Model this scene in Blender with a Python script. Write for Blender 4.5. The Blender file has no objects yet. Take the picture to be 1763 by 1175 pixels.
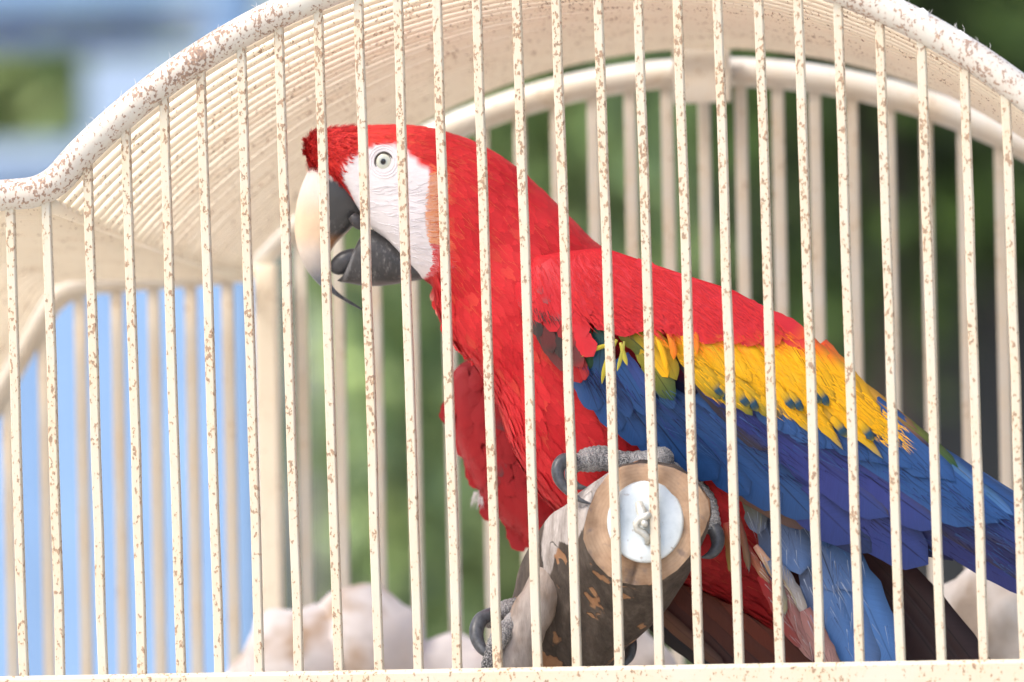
import bpy, math, random
import numpy as np
from mathutils import Vector
from mathutils.bvhtree import BVHTree
random.seed(7); rng = np.random.default_rng(7)
scene = bpy.context.scene
COL = scene.collection

# ------------------------------------------------------------------ camera, sky, sun, exposure
W0, H0 = 1763.0, 1175.0
FPX = 17004.0
DIST = 6.8
YAW, PITCH, ROLL = math.radians(10.6), math.radians(2.5), -0.022
CEN = Vector((0, 0, 1.62))
fwd = Vector((-math.sin(YAW)*math.cos(PITCH), math.cos(YAW)*math.cos(PITCH), math.sin(PITCH)))
r0 = fwd.cross(Vector((0, 0, 1))).normalized()
u0 = r0.cross(fwd).normalized()
RT = r0*math.cos(ROLL) + u0*math.sin(ROLL)
UP = u0*math.cos(ROLL) - r0*math.sin(ROLL)
CAM = CEN - fwd*DIST
cd = bpy.data.cameras.new('camera'); co = bpy.data.objects.new('camera', cd); COL.objects.link(co)
cd.sensor_width = 36; cd.lens = 36*FPX/W0; cd.clip_start = 0.1; cd.clip_end = 500
from mathutils import Matrix
m = Matrix((RT, UP, -fwd)).transposed().to_4x4(); m.translation = CAM
co.matrix_world = m
cd.dof.use_dof = True; cd.dof.focus_distance = DIST + 0.045; cd.dof.aperture_fstop = 4.4
scene.camera = co

SUN_EL, SUN_AZ = math.radians(52), math.radians(-62)     # azimuth from the view axis backwards: left and camera side
sun_dir = Vector((-0.62, -0.50, 1.0)).normalized()       # towards the sun
world = bpy.data.worlds.new('World'); scene.world = world; world.use_nodes = True
wn = world.node_tree.nodes; wl = world.node_tree.links
bg = wn['Background']; sky = wn.new('ShaderNodeTexSky'); sky.sky_type = 'NISHITA'; sky.sun_disc = False
sky.sun_elevation = math.asin(sun_dir.z); sky.sun_rotation = math.atan2(sun_dir.x, sun_dir.y)
sky.air_density = 1.0; sky.dust_density = 4.0; sky.ozone_density = 1.0
wl.new(sky.outputs[0], bg.inputs[0]); bg.inputs[1].default_value = 0.15
sd = bpy.data.lights.new('sun', 'SUN'); so = bpy.data.objects.new('sun', sd); COL.objects.link(so)
sd.energy = 1.15; sd.angle = math.radians(14); sd.color = (1, 0.95, 0.88)
so.rotation_euler = (-sun_dir).to_track_quat('-Z', 'Y').to_euler(); so.location = (-3, -3, 6)
vs = scene.view_settings; vs.view_transform = 'Standard'; vs.look = 'None'; vs.gamma = 1; vs.use_curve_mapping = False
vs.exposure = 1.2

# ------------------------------------------------------------------ helpers
def P(px, py, Y):
    """point where the sight line through a spot of the photo meets the depth plane y = Y"""
    d = fwd + RT*((px-W0/2)/FPX) + UP*((H0/2-py)/FPX)
    return CAM + d*((Y-CAM.y)/d.y)
def toPx(p):
    v = Vector(p)-CAM; z = v.dot(fwd)
    return (W0/2 + FPX*v.dot(RT)/z, H0/2 - FPX*v.dot(UP)/z)
CM = 0.01
PX = DIST/FPX            # metres per photo pixel at the cage front
def lin(r, g, b):
    f = lambda c: (c/255/12.92) if c/255 <= 0.04045 else ((c/255+0.055)/1.055)**2.4
    return (f(r), f(g), f(b))
def mix(a, b, t):
    t = min(1, max(0, t)); return tuple(a[i]*(1-t)+b[i]*t for i in range(3))
def smooth(a, b, x):
    t = min(1, max(0, (x-a)/(b-a))) if b != a else float(x > a); return t*t*(3-2*t)
def interp(x, pts):
    if x <= pts[0][0]: return pts[0][1]
    for (a, b), (c, d) in zip(pts, pts[1:]):
        if x <= c: return b + (d-b)*(x-a)/(c-a)
    return pts[-1][1]
def inpoly(x, y, poly):
    c = False; j = len(poly)-1
    for i in range(len(poly)):
        xi, yi = poly[i]; xj, yj = poly[j]
        if (yi > y) != (yj > y) and x < (xj-xi)*(y-yi)/(yj-yi)+xi: c = not c
        j = i
    return c
def pdist(x, y, poly):
    best = 1e9
    for (x1, y1), (x2, y2) in zip(poly, poly[1:]+poly[:1]):
        dx, dy = x2-x1, y2-y1; L = dx*dx+dy*dy
        t = max(0, min(1, ((x-x1)*dx+(y-y1)*dy)/L)) if L else 0
        best = min(best, math.hypot(x-x1-t*dx, y-y1-t*dy))
    return best if inpoly(x, y, poly) else -best      # positive inside
def spline(rows, sub):
    """Catmull-Rom through rows of numbers"""
    a = np.array(rows, float); n = len(a); out = []
    for i in range(n-1):
        p0, p1, p2, p3 = a[max(i-1, 0)], a[i], a[i+1], a[min(i+2, n-1)]
        for k in range(sub):
            t = k/sub
            out.append(0.5*((2*p1)+(-p0+p2)*t+(2*p0-5*p1+4*p2-p3)*t*t+(-p0+3*p1-3*p2+p3)*t**3))
    out.append(a[-1]); return out
def link(name, verts, faces, mat=None, parent=None, smooth_=True, cols=None, uvs=None, kind=None, nrm=None):
    me = bpy.data.meshes.new(name)
    me.from_pydata([tuple(v) for v in verts], [], faces); me.update()
    if cols is not None:
        at = me.color_attributes.new('Col', 'FLOAT_COLOR', 'POINT')
        flat = np.ones((len(verts), 4), np.float32); flat[:, :3] = np.array(cols, np.float32)
        at.data.foreach_set('color', flat.ravel())
    if uvs is not None:
        ul = me.uv_layers.new(name='UVMap')
        li = np.empty(len(me.loops), np.int32); me.loops.foreach_get('vertex_index', li)
        ul.data.foreach_set('uv', np.array(uvs, np.float32)[li].ravel())
    if smooth_: me.polygons.foreach_set('use_smooth', [True]*len(me.polygons))
    if nrm is not None: me.normals_split_custom_set_from_vertices([tuple(v) for v in nrm])
    if mat: me.materials.append(mat)
    o = bpy.data.objects.new(name, me); COL.objects.link(o)
    if parent: o.parent = parent
    if kind: o['kind'] = kind
    return o
def thing(name, label, cat, group=None, loc=(0, 0, 0)):
    o = bpy.data.objects.new(name, None); COL.objects.link(o); o.location = loc; o.empty_display_size = 0.05
    o['label'] = label; o['category'] = cat
    if group: o['group'] = group
    return o
def loft(rings, cap=True):
    n = len(rings[0]); V = [v for r in rings for v in r]; F = []
    for i in range(len(rings)-1):
        for j in range(n):
            F.append((i*n+j, i*n+(j+1) % n, (i+1)*n+(j+1) % n, (i+1)*n+j))
    if cap:
        F.append(tuple(range(n-1, -1, -1))); F.append(tuple(range((len(rings)-1)*n, len(rings)*n)))
    return V, F
def sweep(pts, rad, n=10, cap=True, flat=None):
    """tube along world points; rad number or list"""
    pts = [Vector(p) for p in pts]; rings = []; ref = None
    for i, p in enumerate(pts):
        t = (pts[min(i+1, len(pts)-1)]-pts[max(i-1, 0)]).normalized()
        if ref is None: ref = t.orthogonal().normalized()
        a = (ref - t*ref.dot(t)).normalized(); ref = a; b = t.cross(a)
        r = rad[i] if isinstance(rad, (list, tuple)) else rad
        rings.append([p + a*(r*math.cos(2*math.pi*k/n)) + b*(r*math.sin(2*math.pi*k/n)) for k in range(n)])
    return loft(rings, cap)
def bar_mesh(a, b, w, d=None, c=0.0009, flip=False):
    """square bar with chamfered edges between two points, w across (x), d in depth (y)"""
    d = d or w; a, b = Vector(a), Vector(b); t = (b-a).normalized()
    yv = Vector((0, 1, 0)); yv = (yv-t*yv.dot(t)).normalized(); xv = yv.cross(t)
    h, g = w/2, d/2
    sec = [(-h+c, -g), (h-c, -g), (h, -g+c), (h, g-c), (h-c, g), (-h+c, g), (-h, g-c), (-h, -g+c)]
    return loft([[p + xv*x + yv*y for x, y in sec] for p in (a, b)])
def box(c, s):
    x, y, z = c; a, b, d = s[0]/2, s[1]/2, s[2]/2
    V = [(x+i*a, y+j*b, z+k*d) for i in (-1, 1) for j in (-1, 1) for k in (-1, 1)]
    return V, [(0, 1, 3, 2), (4, 6, 7, 5), (0, 4, 5, 1), (2, 3, 7, 6), (0, 2, 6, 4), (1, 5, 7, 3)]
class MB:
    def __init__(s): s.V = []; s.F = []; s.C = []; s.U = []; s.N = []
    def add(s, VF, col=None, uv=None):
        o = len(s.V); s.V += list(VF[0]); s.F += [tuple(i+o for i in f) for f in VF[1]]
        if col is not None: s.C += [col]*len(VF[0]) if not isinstance(col, list) else col
        if uv is not None: s.U += uv
        return s
    def link(s, name, mat, parent=None, smooth_=True, kind=None):
        return link(name, s.V, s.F, mat, parent, smooth_, s.C or None, s.U or None, kind, s.N or None)

# ------------------------------------------------------------------ materials
def newmat(name):
    m = bpy.data.materials.new(name); m.use_nodes = True; nt = m.node_tree
    return m, nt, nt.nodes, nt.links, nt.nodes['Principled BSDF']
def ramp(nt, src, stops):
    r = nt.nodes.new('ShaderNodeValToRGB'); el = r.color_ramp.elements
    while len(el) < len(stops): el.new(0.5)
    for e, (p, c) in zip(el, stops):
        e.position = p; e.color = (*c, 1) if isinstance(c, tuple) else (c, c, c, 1)
    nt.links.new(src, r.inputs[0]); return r.outputs[0]
def noise(nt, vec, scale, detail=3, rough=0.5):
    n = nt.nodes.new('ShaderNodeTexNoise'); n.inputs['Scale'].default_value = scale
    n.inputs['Detail'].default_value = detail; n.inputs['Roughness'].default_value = rough
    nt.links.new(vec, n.inputs['Vector']); return n.outputs['Fac']
def mixc(nt, fac, a, b, mode='MIX'):
    x = nt.nodes.new('ShaderNodeMix'); x.data_type = 'RGBA'; x.blend_type = mode
    for s, v in ((0, fac), (6, a), (7, b)):
        if isinstance(v, (int, float)): x.inputs[s].default_value = v
        elif isinstance(v, tuple): x.inputs[s].default_value = (*v, 1)
        else: nt.links.new(v, x.inputs[s])
    return x.outputs[2]
def mathn(nt, op, a, b=None):
    x = nt.nodes.new('ShaderNodeMath'); x.operation = op
    for i, v in enumerate((a, b)):
        if v is None: continue
        if isinstance(v, (int, float)): x.inputs[i].default_value = v
        else: nt.links.new(v, x.inputs[i])
    return x.outputs[0]
def bump(nt, bsdf, h, strength, dist):
    b = nt.nodes.new('ShaderNodeBump'); b.inputs['Strength'].default_value = strength; b.inputs['Distance'].default_value = dist
    nt.links.new(h, b.inputs['Height']); nt.links.new(b.outputs[0], bsdf.inputs['Normal'])
def worldpos(nt, scale=None):
    g = nt.nodes.new('ShaderNodeNewGeometry').outputs['Position']
    if scale:
        mp = nt.nodes.new('ShaderNodeMapping'); mp.inputs['Scale'].default_value = scale
        nt.links.new(g, mp.inputs['Vector']); return mp.outputs[0]
    return g

def paint(name, base, amount, stain=(0.62, 0.46, 0.27), cluster=0.34):
    """old cream gloss paint with rust breaking through in specks"""
    m, nt, N, L, B = newmat(name); g = worldpos(nt)
    big = noise(nt, g, 26, 3); fine = noise(nt, worldpos(nt, (1, 1, 0.6)), 430, 2, 0.6); mid = noise(nt, g, 120, 3)
    th = mathn(nt, 'ADD', fine, mathn(nt, 'MULTIPLY', mathn(nt, 'SUBTRACT', big, 0.5), cluster))
    th = mathn(nt, 'ADD', th, mathn(nt, 'MULTIPLY', mathn(nt, 'SUBTRACT', mid, 0.5), 0.22))
    sz = N.new('ShaderNodeSeparateXYZ'); L.new(g, sz.inputs[0])
    th = mathn(nt, 'ADD', th, mathn(nt, 'MULTIPLY', mathn(nt, 'SUBTRACT', sz.outputs[2], 1.66), 0.16))   # more rust towards the top joints
    e = 0.645-amount
    speck = ramp(nt, th, [(e, 0.0), (e+0.035, 1.0)])
    halo = ramp(nt, th, [(e-0.10, 0.0), (e+0.02, 1.0)])
    rustc = ramp(nt, noise(nt, g, 600, 2), [(0.3, (0.10, 0.055, 0.04)), (0.55, (0.26, 0.14, 0.085)), (0.75, (0.42, 0.25, 0.13))])
    tone = mixc(nt, ramp(nt, big, [(0.35, 0.0), (0.7, 0.35)]), base, stain)
    c = mixc(nt, mathn(nt, 'MULTIPLY', halo, 0.38), tone, stain)
    c = mixc(nt, mathn(nt, 'MULTIPLY', speck, 0.74), c, rustc)
    L.new(c, B.inputs['Base Color'])
    L.new(ramp(nt, speck, [(0, 0.38), (1, 0.85)]), B.inputs['Roughness'])
    bump(nt, B, mathn(nt, 'ADD', speck, mathn(nt, 'MULTIPLY', fine, 0.4)), 0.35, 0.0006)
    return m
M_bar = paint('cream_paint_rusty', (0.54, 0.50, 0.41), 0.058)
M_tube = paint('cream_paint_tube', (0.57, 0.545, 0.485), 0.055, (0.52, 0.41, 0.34), 0.6)
M_roof = paint('cream_paint_roof', (0.90, 0.815, 0.66), -0.02, (0.84, 0.71, 0.54))
M_rear = paint('cream_paint_rear', (0.60, 0.565, 0.50), -0.05)

def feather_mat(name, rough=0.5, barb=0.35, shaft=True, spec=0.3):
    m, nt, N, L, B = newmat(name)
    a = N.new('ShaderNodeAttribute'); a.attribute_name = 'Col'; uv = N.new('ShaderNodeUVMap')
    sp = N.new('ShaderNodeSeparateXYZ'); L.new(uv.outputs[0], sp.inputs[0])
    x = mathn(nt, 'ABSOLUTE', mathn(nt, 'SUBTRACT', sp.outputs[0], 0.5))
    mp = N.new('ShaderNodeCombineXYZ')
    ph = mathn(nt, 'SUBTRACT', sp.outputs[1], mathn(nt, 'MULTIPLY', x, 0.45))
    L.new(mathn(nt, 'MULTIPLY', ph, 120.0), mp.inputs[0]); L.new(mathn(nt, 'MULTIPLY', sp.outputs[0], 2.0), mp.inputs[1])
    oi = N.new('ShaderNodeObjectInfo'); L.new(mathn(nt, 'MULTIPLY', oi.outputs['Random'], 50), mp.inputs[2])
    st = noise(nt, mp.outputs[0], 1.0, 3, 0.6)
    var = ramp(nt, st, [(0.25, 1-barb), (0.75, 1+barb*0.7)])
    c = mixc(nt, 1.0, a.outputs['Color'], var, 'MULTIPLY')
    if shaft:
        sm = mathn(nt, 'MULTIPLY', ramp(nt, x, [(0.008, 0.8), (0.028, 0.0)]), oi.outputs['Random'])
        c = mixc(nt, sm, c, mixc(nt, 1.0, c, (0.12, 0.10, 0.10), 'MULTIPLY'))
    L.new(c, B.inputs['Base Color']); B.inputs['Roughness'].default_value = rough
    B.inputs['Specular IOR Level'].default_value = spec
    bump(nt, B, st, 0.25, 0.0006)
    return m
M_feather = feather_mat('flight_feather', 0.36, 0.17)
M_covert = feather_mat('covert_feather', 0.5, 0.12, False)
M_down = feather_mat('body_plumage', 0.6, 0.22, False, 0.2)

def vcol_mat(name, rough, spec=0.4, bscale=0, bstr=0.2, bdist=0.0005, vscale=None, vary=0.0, sss=0, scuff=0):
    m, nt, N, L, B = newmat(name)
    a = N.new('ShaderNodeAttribute'); a.attribute_name = 'Col'; c = a.outputs['Color']
    g = worldpos(nt, vscale)
    if vary:
        v = ramp(nt, noise(nt, g, bscale*0.4, 4, 0.6), [(0.3, 1-vary), (0.7, 1+vary*0.5)])
        c = mixc(nt, 1.0, c, v, 'MULTIPLY')
    if scuff:
        sc_ = mathn(nt, 'MULTIPLY', ramp(nt, noise(nt, worldpos(nt, (1, 1, .35)), 420, 5, .75), [(.52, 0.0), (.68, 1.0)]), ramp(nt, noise(nt, g, 70, 3), [(.42, 0.0), (.62, 1.0)]))
        c = mixc(nt, mathn(nt, 'MULTIPLY', sc_, scuff), c, (0.5, 0.48, 0.46))
    L.new(c, B.inputs['Base Color']); B.inputs['Roughness'].default_value = rough; B.inputs['Specular IOR Level'].default_value = spec
    if sss: B.inputs['Subsurface Weight'].default_value = sss; B.inputs['Subsurface Scale'].default_value = 0.004
    if bscale: bump(nt, B, noise(nt, g, bscale, 4, 0.6), bstr, bdist)
    return m
M_body = vcol_mat('bird_skin', 0.6, 0.25, 240, 0.5, 0.0012, (0.55, 1, 1.7), 0.07)
M_beak = vcol_mat('beak_horn', 0.3, 0.5, 160, 0.3, 0.0006, None, 0.10, 0, .28)
M_black = vcol_mat('black_horn', 0.42, 0.45, 190, 0.6, 0.0010, None, 0.4, 0, .35)
def scale_mat():
    m, nt, N, L, B = newmat('scaly_foot_skin'); g = worldpos(nt)
    v = N.new('ShaderNodeTexVoronoi'); v.inputs['Scale'].default_value = 850; L.new(g, v.inputs['Vector'])
    d = v.outputs['Distance']
    c = ramp(nt, d, [(0.12, (0.46, 0.45, 0.44)), (0.42, (0.25, 0.245, 0.245)), (0.7, (0.06, 0.06, 0.065))])
    c = mixc(nt, ramp(nt, noise(nt, g, 60), [(0.4, 0.0), (0.7, 0.7)]), c, (0.55, 0.53, 0.52))
    L.new(c, B.inputs['Base Color']); B.inputs['Roughness'].default_value = 0.55
    bump(nt, B, mathn(nt, 'SUBTRACT', 1.0, d), 0.9, 0.0012); return m
M_foot = scale_mat()
def simple(name, col, rough=0.5, metal=0, nscale=0, vary=0.2, bstr=0.2, bdist=0.001, vscale=None):
    m, nt, N, L, B = newmat(name); B.inputs['Roughness'].default_value = rough; B.inputs['Metallic'].default_value = metal
    if nscale:
        n = noise(nt, worldpos(nt, vscale), nscale, 5, 0.6)
        L.new(ramp(nt, n, [(0.25, tuple(c*(1-vary) for c in col)), (0.75, tuple(min(1, c*(1+vary)) for c in col))]), B.inputs['Base Color'])
        bump(nt, B, n, bstr, bdist)
    else: B.inputs['Base Color'].default_value = (*col, 1)
    return m
M_claw = simple('claw_horn', (0.075, 0.08, 0.09), 0.35, 0, 300, 0.5, 0.2, 0.0004)

# ------------------------------------------------------------------ setting: ground
M_ground = simple('ground_gravel', (0.52, 0.48, 0.41), 0.9, 0, 6, 0.3, 0.3, 0.02)
g = link('ground', [(-150, -60, 0), (150, -60, 0), (150, 240, 0), (-150, 240, 0)], [(0, 1, 2, 3)], M_ground, smooth_=False, kind='structure')

# ------------------------------------------------------------------ background: blue booth, hedge and trees
BY = 5.4
booth = thing('blue_booth', 'pale blue painted booth with boarded walls behind the cage at left', 'booth', loc=tuple(P(-300, 700, BY))[:2]+(0,))
booth_l = booth.location.copy()
def rel(V, o): return [Vector(v)-o for v in V]
M_blue = simple('blue_paint', (0.205, 0.345, 0.585), 0.5, 0, 9, 0.10, 0.1, 0.002)
M_blue_shade = simple('shaded_blue_paint', (0.14, 0.20, 0.38), 0.5, 0, 9, 0.12, 0.1, 0.002)  # darker copy of the booth blue, with shadow put into the colour
M_blue_g = simple('grey_blue_paint', (0.30, 0.40, 0.56), 0.5, 0, 9, 0.10, 0.1, 0.002)
def prect(x0, x1, y0, y1, Y, th, name, mat, parent, org, sm=False):
    a, b = P(x0, y1, Y), P(x1, y0, Y)
    VF = box(((a.x+b.x)/2, Y+th/2, (a.z+b.z)/2), (abs(b.x-a.x), th, abs(b.z-a.z)))
    return link(name, rel(VF[0], org), VF[1], mat, parent, sm)
zb = P(0, 300, BY).z
# lower wall of upright boards
xs = [-1500, -1330, -1160, -990, -820, -650, -480, -310, -140, 30, 200, 362]
for i, (x0, x1) in enumerate(zip(xs, xs[1:])):
    a, b = P(x0+2, 300, BY+0.006*(i % 2)), P(x1-2, 300, BY+0.006*(i % 2))
    VF = box(((a.x+b.x)/2, BY+0.03+0.006*(i % 2), zb/2), (b.x-a.x, 0.04, zb)); link('board', rel(VF[0], booth_l), VF[1], M_blue, booth, False)
a, b = P(366, 300, BY), P(432, 300, BY)
VF = box(((a.x+b.x)/2, BY+0.04, 1.5), (b.x-a.x, 0.09, 3.0)); link('corner_post', rel(VF[0], booth_l), VF[1], M_blue, booth, False)
prect(-1500, 365, 282, 300, BY-0.03, 0.1, 'sill', M_blue_g, booth, booth_l)
prect(150, 365, 92, 282, BY, 0.06, 'side_panel', M_blue_g, booth, booth_l)
prect(-1500, 365, 66, 92, BY+0.02, 0.05, 'shaded_lintel', M_blue_shade, booth, booth_l)  # dark band: the soffit's shadow painted as a deeper blue
prect(-1500, 436, -60, 62, BY-0.02, 0.08, 'fascia_board', M_blue, booth, booth_l)
prect(-1500, 436, -420, -64, BY+0.01, 0.08, 'fascia_board', M_blue, booth, booth_l)

def leaf_mat(name, a, b):
    m, nt, N, L, B = newmat(name); g = worldpos(nt)
    at = N.new('ShaderNodeAttribute'); at.attribute_name = 'Col'
    L.new(mixc(nt, 1.0, at.outputs['Color'], ramp(nt, noise(nt, g, 3), [(0.3, 0.7), (0.7, 1.3)]), 'MULTIPLY'), B.inputs['Base Color'])
    B.inputs['Roughness'].default_value = 0.55; B.inputs['Specular IOR Level'].default_value = 0.3
    return m
M_leaf = leaf_mat('leaves', None, None)
M_bark = simple('tree_bark', (0.075, 0.055, 0.045), 0.9, 0, 20, 0.4, 0.6, 0.01, (1, 1, 0.3))
def leaves(n, cen, rad, size, cols):
    """leaf faces spread through lumps of a crown"""
    lumps = rng.normal(0, 0.55, (14, 3)); lumps /= np.maximum(1, np.linalg.norm(lumps, axis=1, keepdims=True))
    which = rng.integers(0, 14, n); d = rng.normal(0, 1, (n, 3)); d /= np.linalg.norm(d, axis=1, keepdims=True)
    r = rng.uniform(0.2, 1, (n, 1))**0.5*0.48
    p = (lumps[which]*0.75 + d*r)*np.array(rad)+np.array(cen)
    t1 = rng.normal(0, 1, (n, 3)); t1 /= np.linalg.norm(t1, axis=1, keepdims=True)
    t2 = np.cross(t1, rng.normal(0, 1, (n, 3))); t2 /= np.linalg.norm(t2, axis=1, keepdims=True)
    s = size*rng.uniform(0.6, 1.3, (n, 1))
    V = np.stack([p-t1*s, p+t2*s*0.42, p+t1*s, p-t2*s*0.42], 1).reshape(-1, 3)
    F = np.arange(4*n).reshape(-1, 4)
    pal = np.array(cols); c = pal[rng.integers(0, len(pal), n)]*rng.uniform(0.7, 1.3, (n, 1)); c = np.repeat(c, 4, 0)
    return V, F.tolist(), c
def tree(px, Y, zc, rad, n, size, cols, label, kind='shrub', name='shrub', trunk=0.05):
    x = P(px, 600, Y).x; o = thing(name, label, kind, loc=(x, Y, 0))
    V, F, C = leaves(n, (0, 0, zc), rad, size, cols)
    link('crown', V, F, M_leaf, o, False, C)
    mb = MB(); pts = [Vector((0.05*math.sin(k*1.7), 0.03*math.cos(k*2.1), zc*1.05*k/6)) for k in range(7)]
    mb.add(sweep(pts, [trunk*(1.25-0.12*k) for k in range(7)], 8))
    for k in range(6):
        b0 = pts[2+k % 4]; an = k*1.05
        e = b0+Vector((math.cos(an)*rad[0]*0.6, math.sin(an)*rad[1]*0.6, rad[2]*0.5))
        mb.add(sweep([b0, (b0+e)/2+Vector((0, 0, 0.06)), e], [trunk*0.5, trunk*0.35, trunk*0.12], 6))
    mb.link('trunk', M_bark, o); return o
gm = [(0.15, 0.21, 0.095), (0.18, 0.27, 0.10), (0.12, 0.17, 0.085)]
gb = [(0.29, 0.38, 0.14), (0.25, 0.35, 0.13), (0.34, 0.42, 0.17)]
gd = [(0.045, 0.07, 0.03), (0.06, 0.095, 0.035), (0.035, 0.05, 0.025)]
tree(60, 6.6, 2.25, (0.42, 0.4, 0.9), 3800, 0.05, gb, 'mid green bush seen through the opening of the blue booth')
tree(650, 4.7, 1.75, (0.10, 0.2, 0.75), 1500, 0.035, gm+gb, 'pale green narrow bush behind the open beak', trunk=0.03)
tree(800, 4.9, 1.62, (0.12, 0.25, 0.55), 1700, 0.04, gb, 'light green bush behind the breast of the macaw', trunk=0.03)
tree(960, 5.1, 2.1, (0.16, 0.3, 0.65), 1700, 0.045, gm+gb, 'mid green bush behind the neck of the macaw', trunk=0.03)
tree(1230, 6.8, 2.25, (0.24, 0.4, 0.7), 1500, 0.045, gm+gd, 'leafy green bush behind the middle of the rear bars', trunk=0.03)
tree(1500, 6.2, 2.3, (0.30, 0.4, 0.55), 2300, 0.045, [(.12, .2, .045), (.09, .16, .035)]+gd, 'mid green bush behind the right part of the rear bars', trunk=0.03)
tree(1800, 7.6, 2.6, (0.5, 0.5, 0.9), 3600, 0.05, [(.07, .12, .03)]+gd, 'dark green tree above the right end of the cage', 'tree', 'tree', 0.07)
hb = thing('hedge', 'tall dark green clipped hedge closing the view behind the bushes', 'hedge', loc=(2.0, 10.5, 0))
mb = MB()
V, F, C = leaves(15000, (0, 0, 2.0), (4.5, 0.7, 2.6), 0.09, gd+gd+gm); link('foliage', V, F, M_leaf, hb, False, C)
V, F = box((0, 0.4, 1.9), (8.4, 0.5, 3.8)); link('stems', V, F, M_bark, hb, False)
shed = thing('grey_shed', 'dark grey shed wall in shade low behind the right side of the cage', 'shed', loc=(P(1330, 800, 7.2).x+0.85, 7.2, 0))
zt = P(1500, 545, 7.2).z
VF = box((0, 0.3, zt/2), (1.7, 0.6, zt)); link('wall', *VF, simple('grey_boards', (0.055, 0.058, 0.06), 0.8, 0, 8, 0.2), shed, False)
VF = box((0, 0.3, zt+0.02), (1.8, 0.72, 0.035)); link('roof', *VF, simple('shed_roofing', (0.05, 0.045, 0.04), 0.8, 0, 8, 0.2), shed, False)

# ------------------------------------------------------------------ the cage
DEP = 0.55
cage = thing('bird_cage', 'cream painted rusty metal bird cage with arched barred roof', 'cage')
FC, FR = (1010, 1128), 1226.0
RC, RR = (1239, 1272), 1148.0
def arc(c, r, x0, x1, n):
    a0 = math.asin((x0-c[0])/r); a1 = math.asin((x1-c[0])/r)
    return [(c[0]+r*math.sin(a0+(a1-a0)*k/n), c[1]-r*math.cos(a0+(a1-a0)*k/n)) for k in range(n+1)]
NA = 48
fa = [P(x, y, 0) for x, y in arc(FC, FR, 78, 1942, NA)]
ra = [P(x, y, DEP) for x, y in arc(RC, RR, 424, 2054, NA)]
fs_l = [P(78, 344, 0), P(-262, 352, 0), P(-520, 800, 0), P(-505, 1260, 0)]
rs_l = [P(424, 479, DEP), P(104, 483, DEP), P(-140, 915, DEP), P(-128, 1290, DEP)]
fs_r = [P(1942, 318, 0), P(2282, 300, 0), P(2540, 740, 0), P(2555, 1230, 0)]
rs_r = [P(2054, 466, DEP), P(2374, 452, DEP), P(2620, 880, DEP), P(2632, 1260, DEP)]
# front frame: arch with its shoulders in one bent tube
def fillet(a, b, c, r, n=5):
    d1 = (a-b).normalized(); d2 = (c-b).normalized(); p, q = b+d1*r, b+d2*r
    return [p*(1-t)**2+b*2*t*(1-t)+q*t*t for t in [k/n for k in range(n+1)]]
def frame(arcpts, L, R, rad, name, mat):
    left = [L[3]]+fillet(L[3], L[2], L[1], 0.03)+fillet(L[2], L[1], L[0], 0.03)
    corner = fillet(L[1], arcpts[0], arcpts[4], 0.016, 6)
    cr = fillet(arcpts[-5], arcpts[-1], R[1], 0.016, 6)
    pts = left+corner+arcpts[1:-1]+cr+fillet(R[0], R[1], R[2], 0.03)+fillet(R[1], R[2], R[3], 0.03)+[R[3]]
    # drop points that double back
    out = [pts[0]]
    for p in pts[1:]:
        if (p-out[-1]).length > 0.004: out.append(p)
    return link(name, *sweep(out, rad, 16), mat, cage)
frame(fa, fs_l, fs_r, 0.0108, 'arch_tube', M_tube)
frame(ra, rs_l, rs_r, 0.0108, 'arch_tube', M_rear)
mb = MB()
for k in range(34):
    x = random.choice((random.uniform(20, 460), random.uniform(1500, 1763))); y = FC[1]-math.sqrt((FR+27)**2-(x-FC[0])**2) if x > 78 else 318
    q = P(x, y+4, 0); e = q+Vector((random.uniform(-.004, .003), random.uniform(-.003, .002), random.uniform(.001, .007)))
    mb.add(sweep([q, q.lerp(e, .5)+Vector((.0008, 0, .0005)), e], [.00016, .00014, .00005], 4))
mb.link('lint', simple('white_lint', (.8, .78, .76), .9), cage, True, 'stuff')
M_drop = simple('dried_dropping', (.74, .71, .68), .85, 0, 300, .2, .5, .001)
for x, dy, w in ((1548, 2, 26), (1572, 8, 16), (1592, 2, 14), (1660, 4, 22), (1500, 8, 14)):
    y = FC[1]-math.sqrt((FR+24)**2-(x-FC[0])**2)+dy; s_ = 0.55 if x > 1400 else -.3
    pts = [P(x-w, y-w*s_+3, -.004), P(x-w*.4, y-w*.4*s_-1, -.005), P(x+w*.3, y+w*.3*s_, -.005), P(x+w, y+w*s_+3, -.004)]
    link('dropping', *sweep(pts, [1*PX, 6.5*PX, 5*PX, 1*PX], 10), M_drop, cage)
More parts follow.
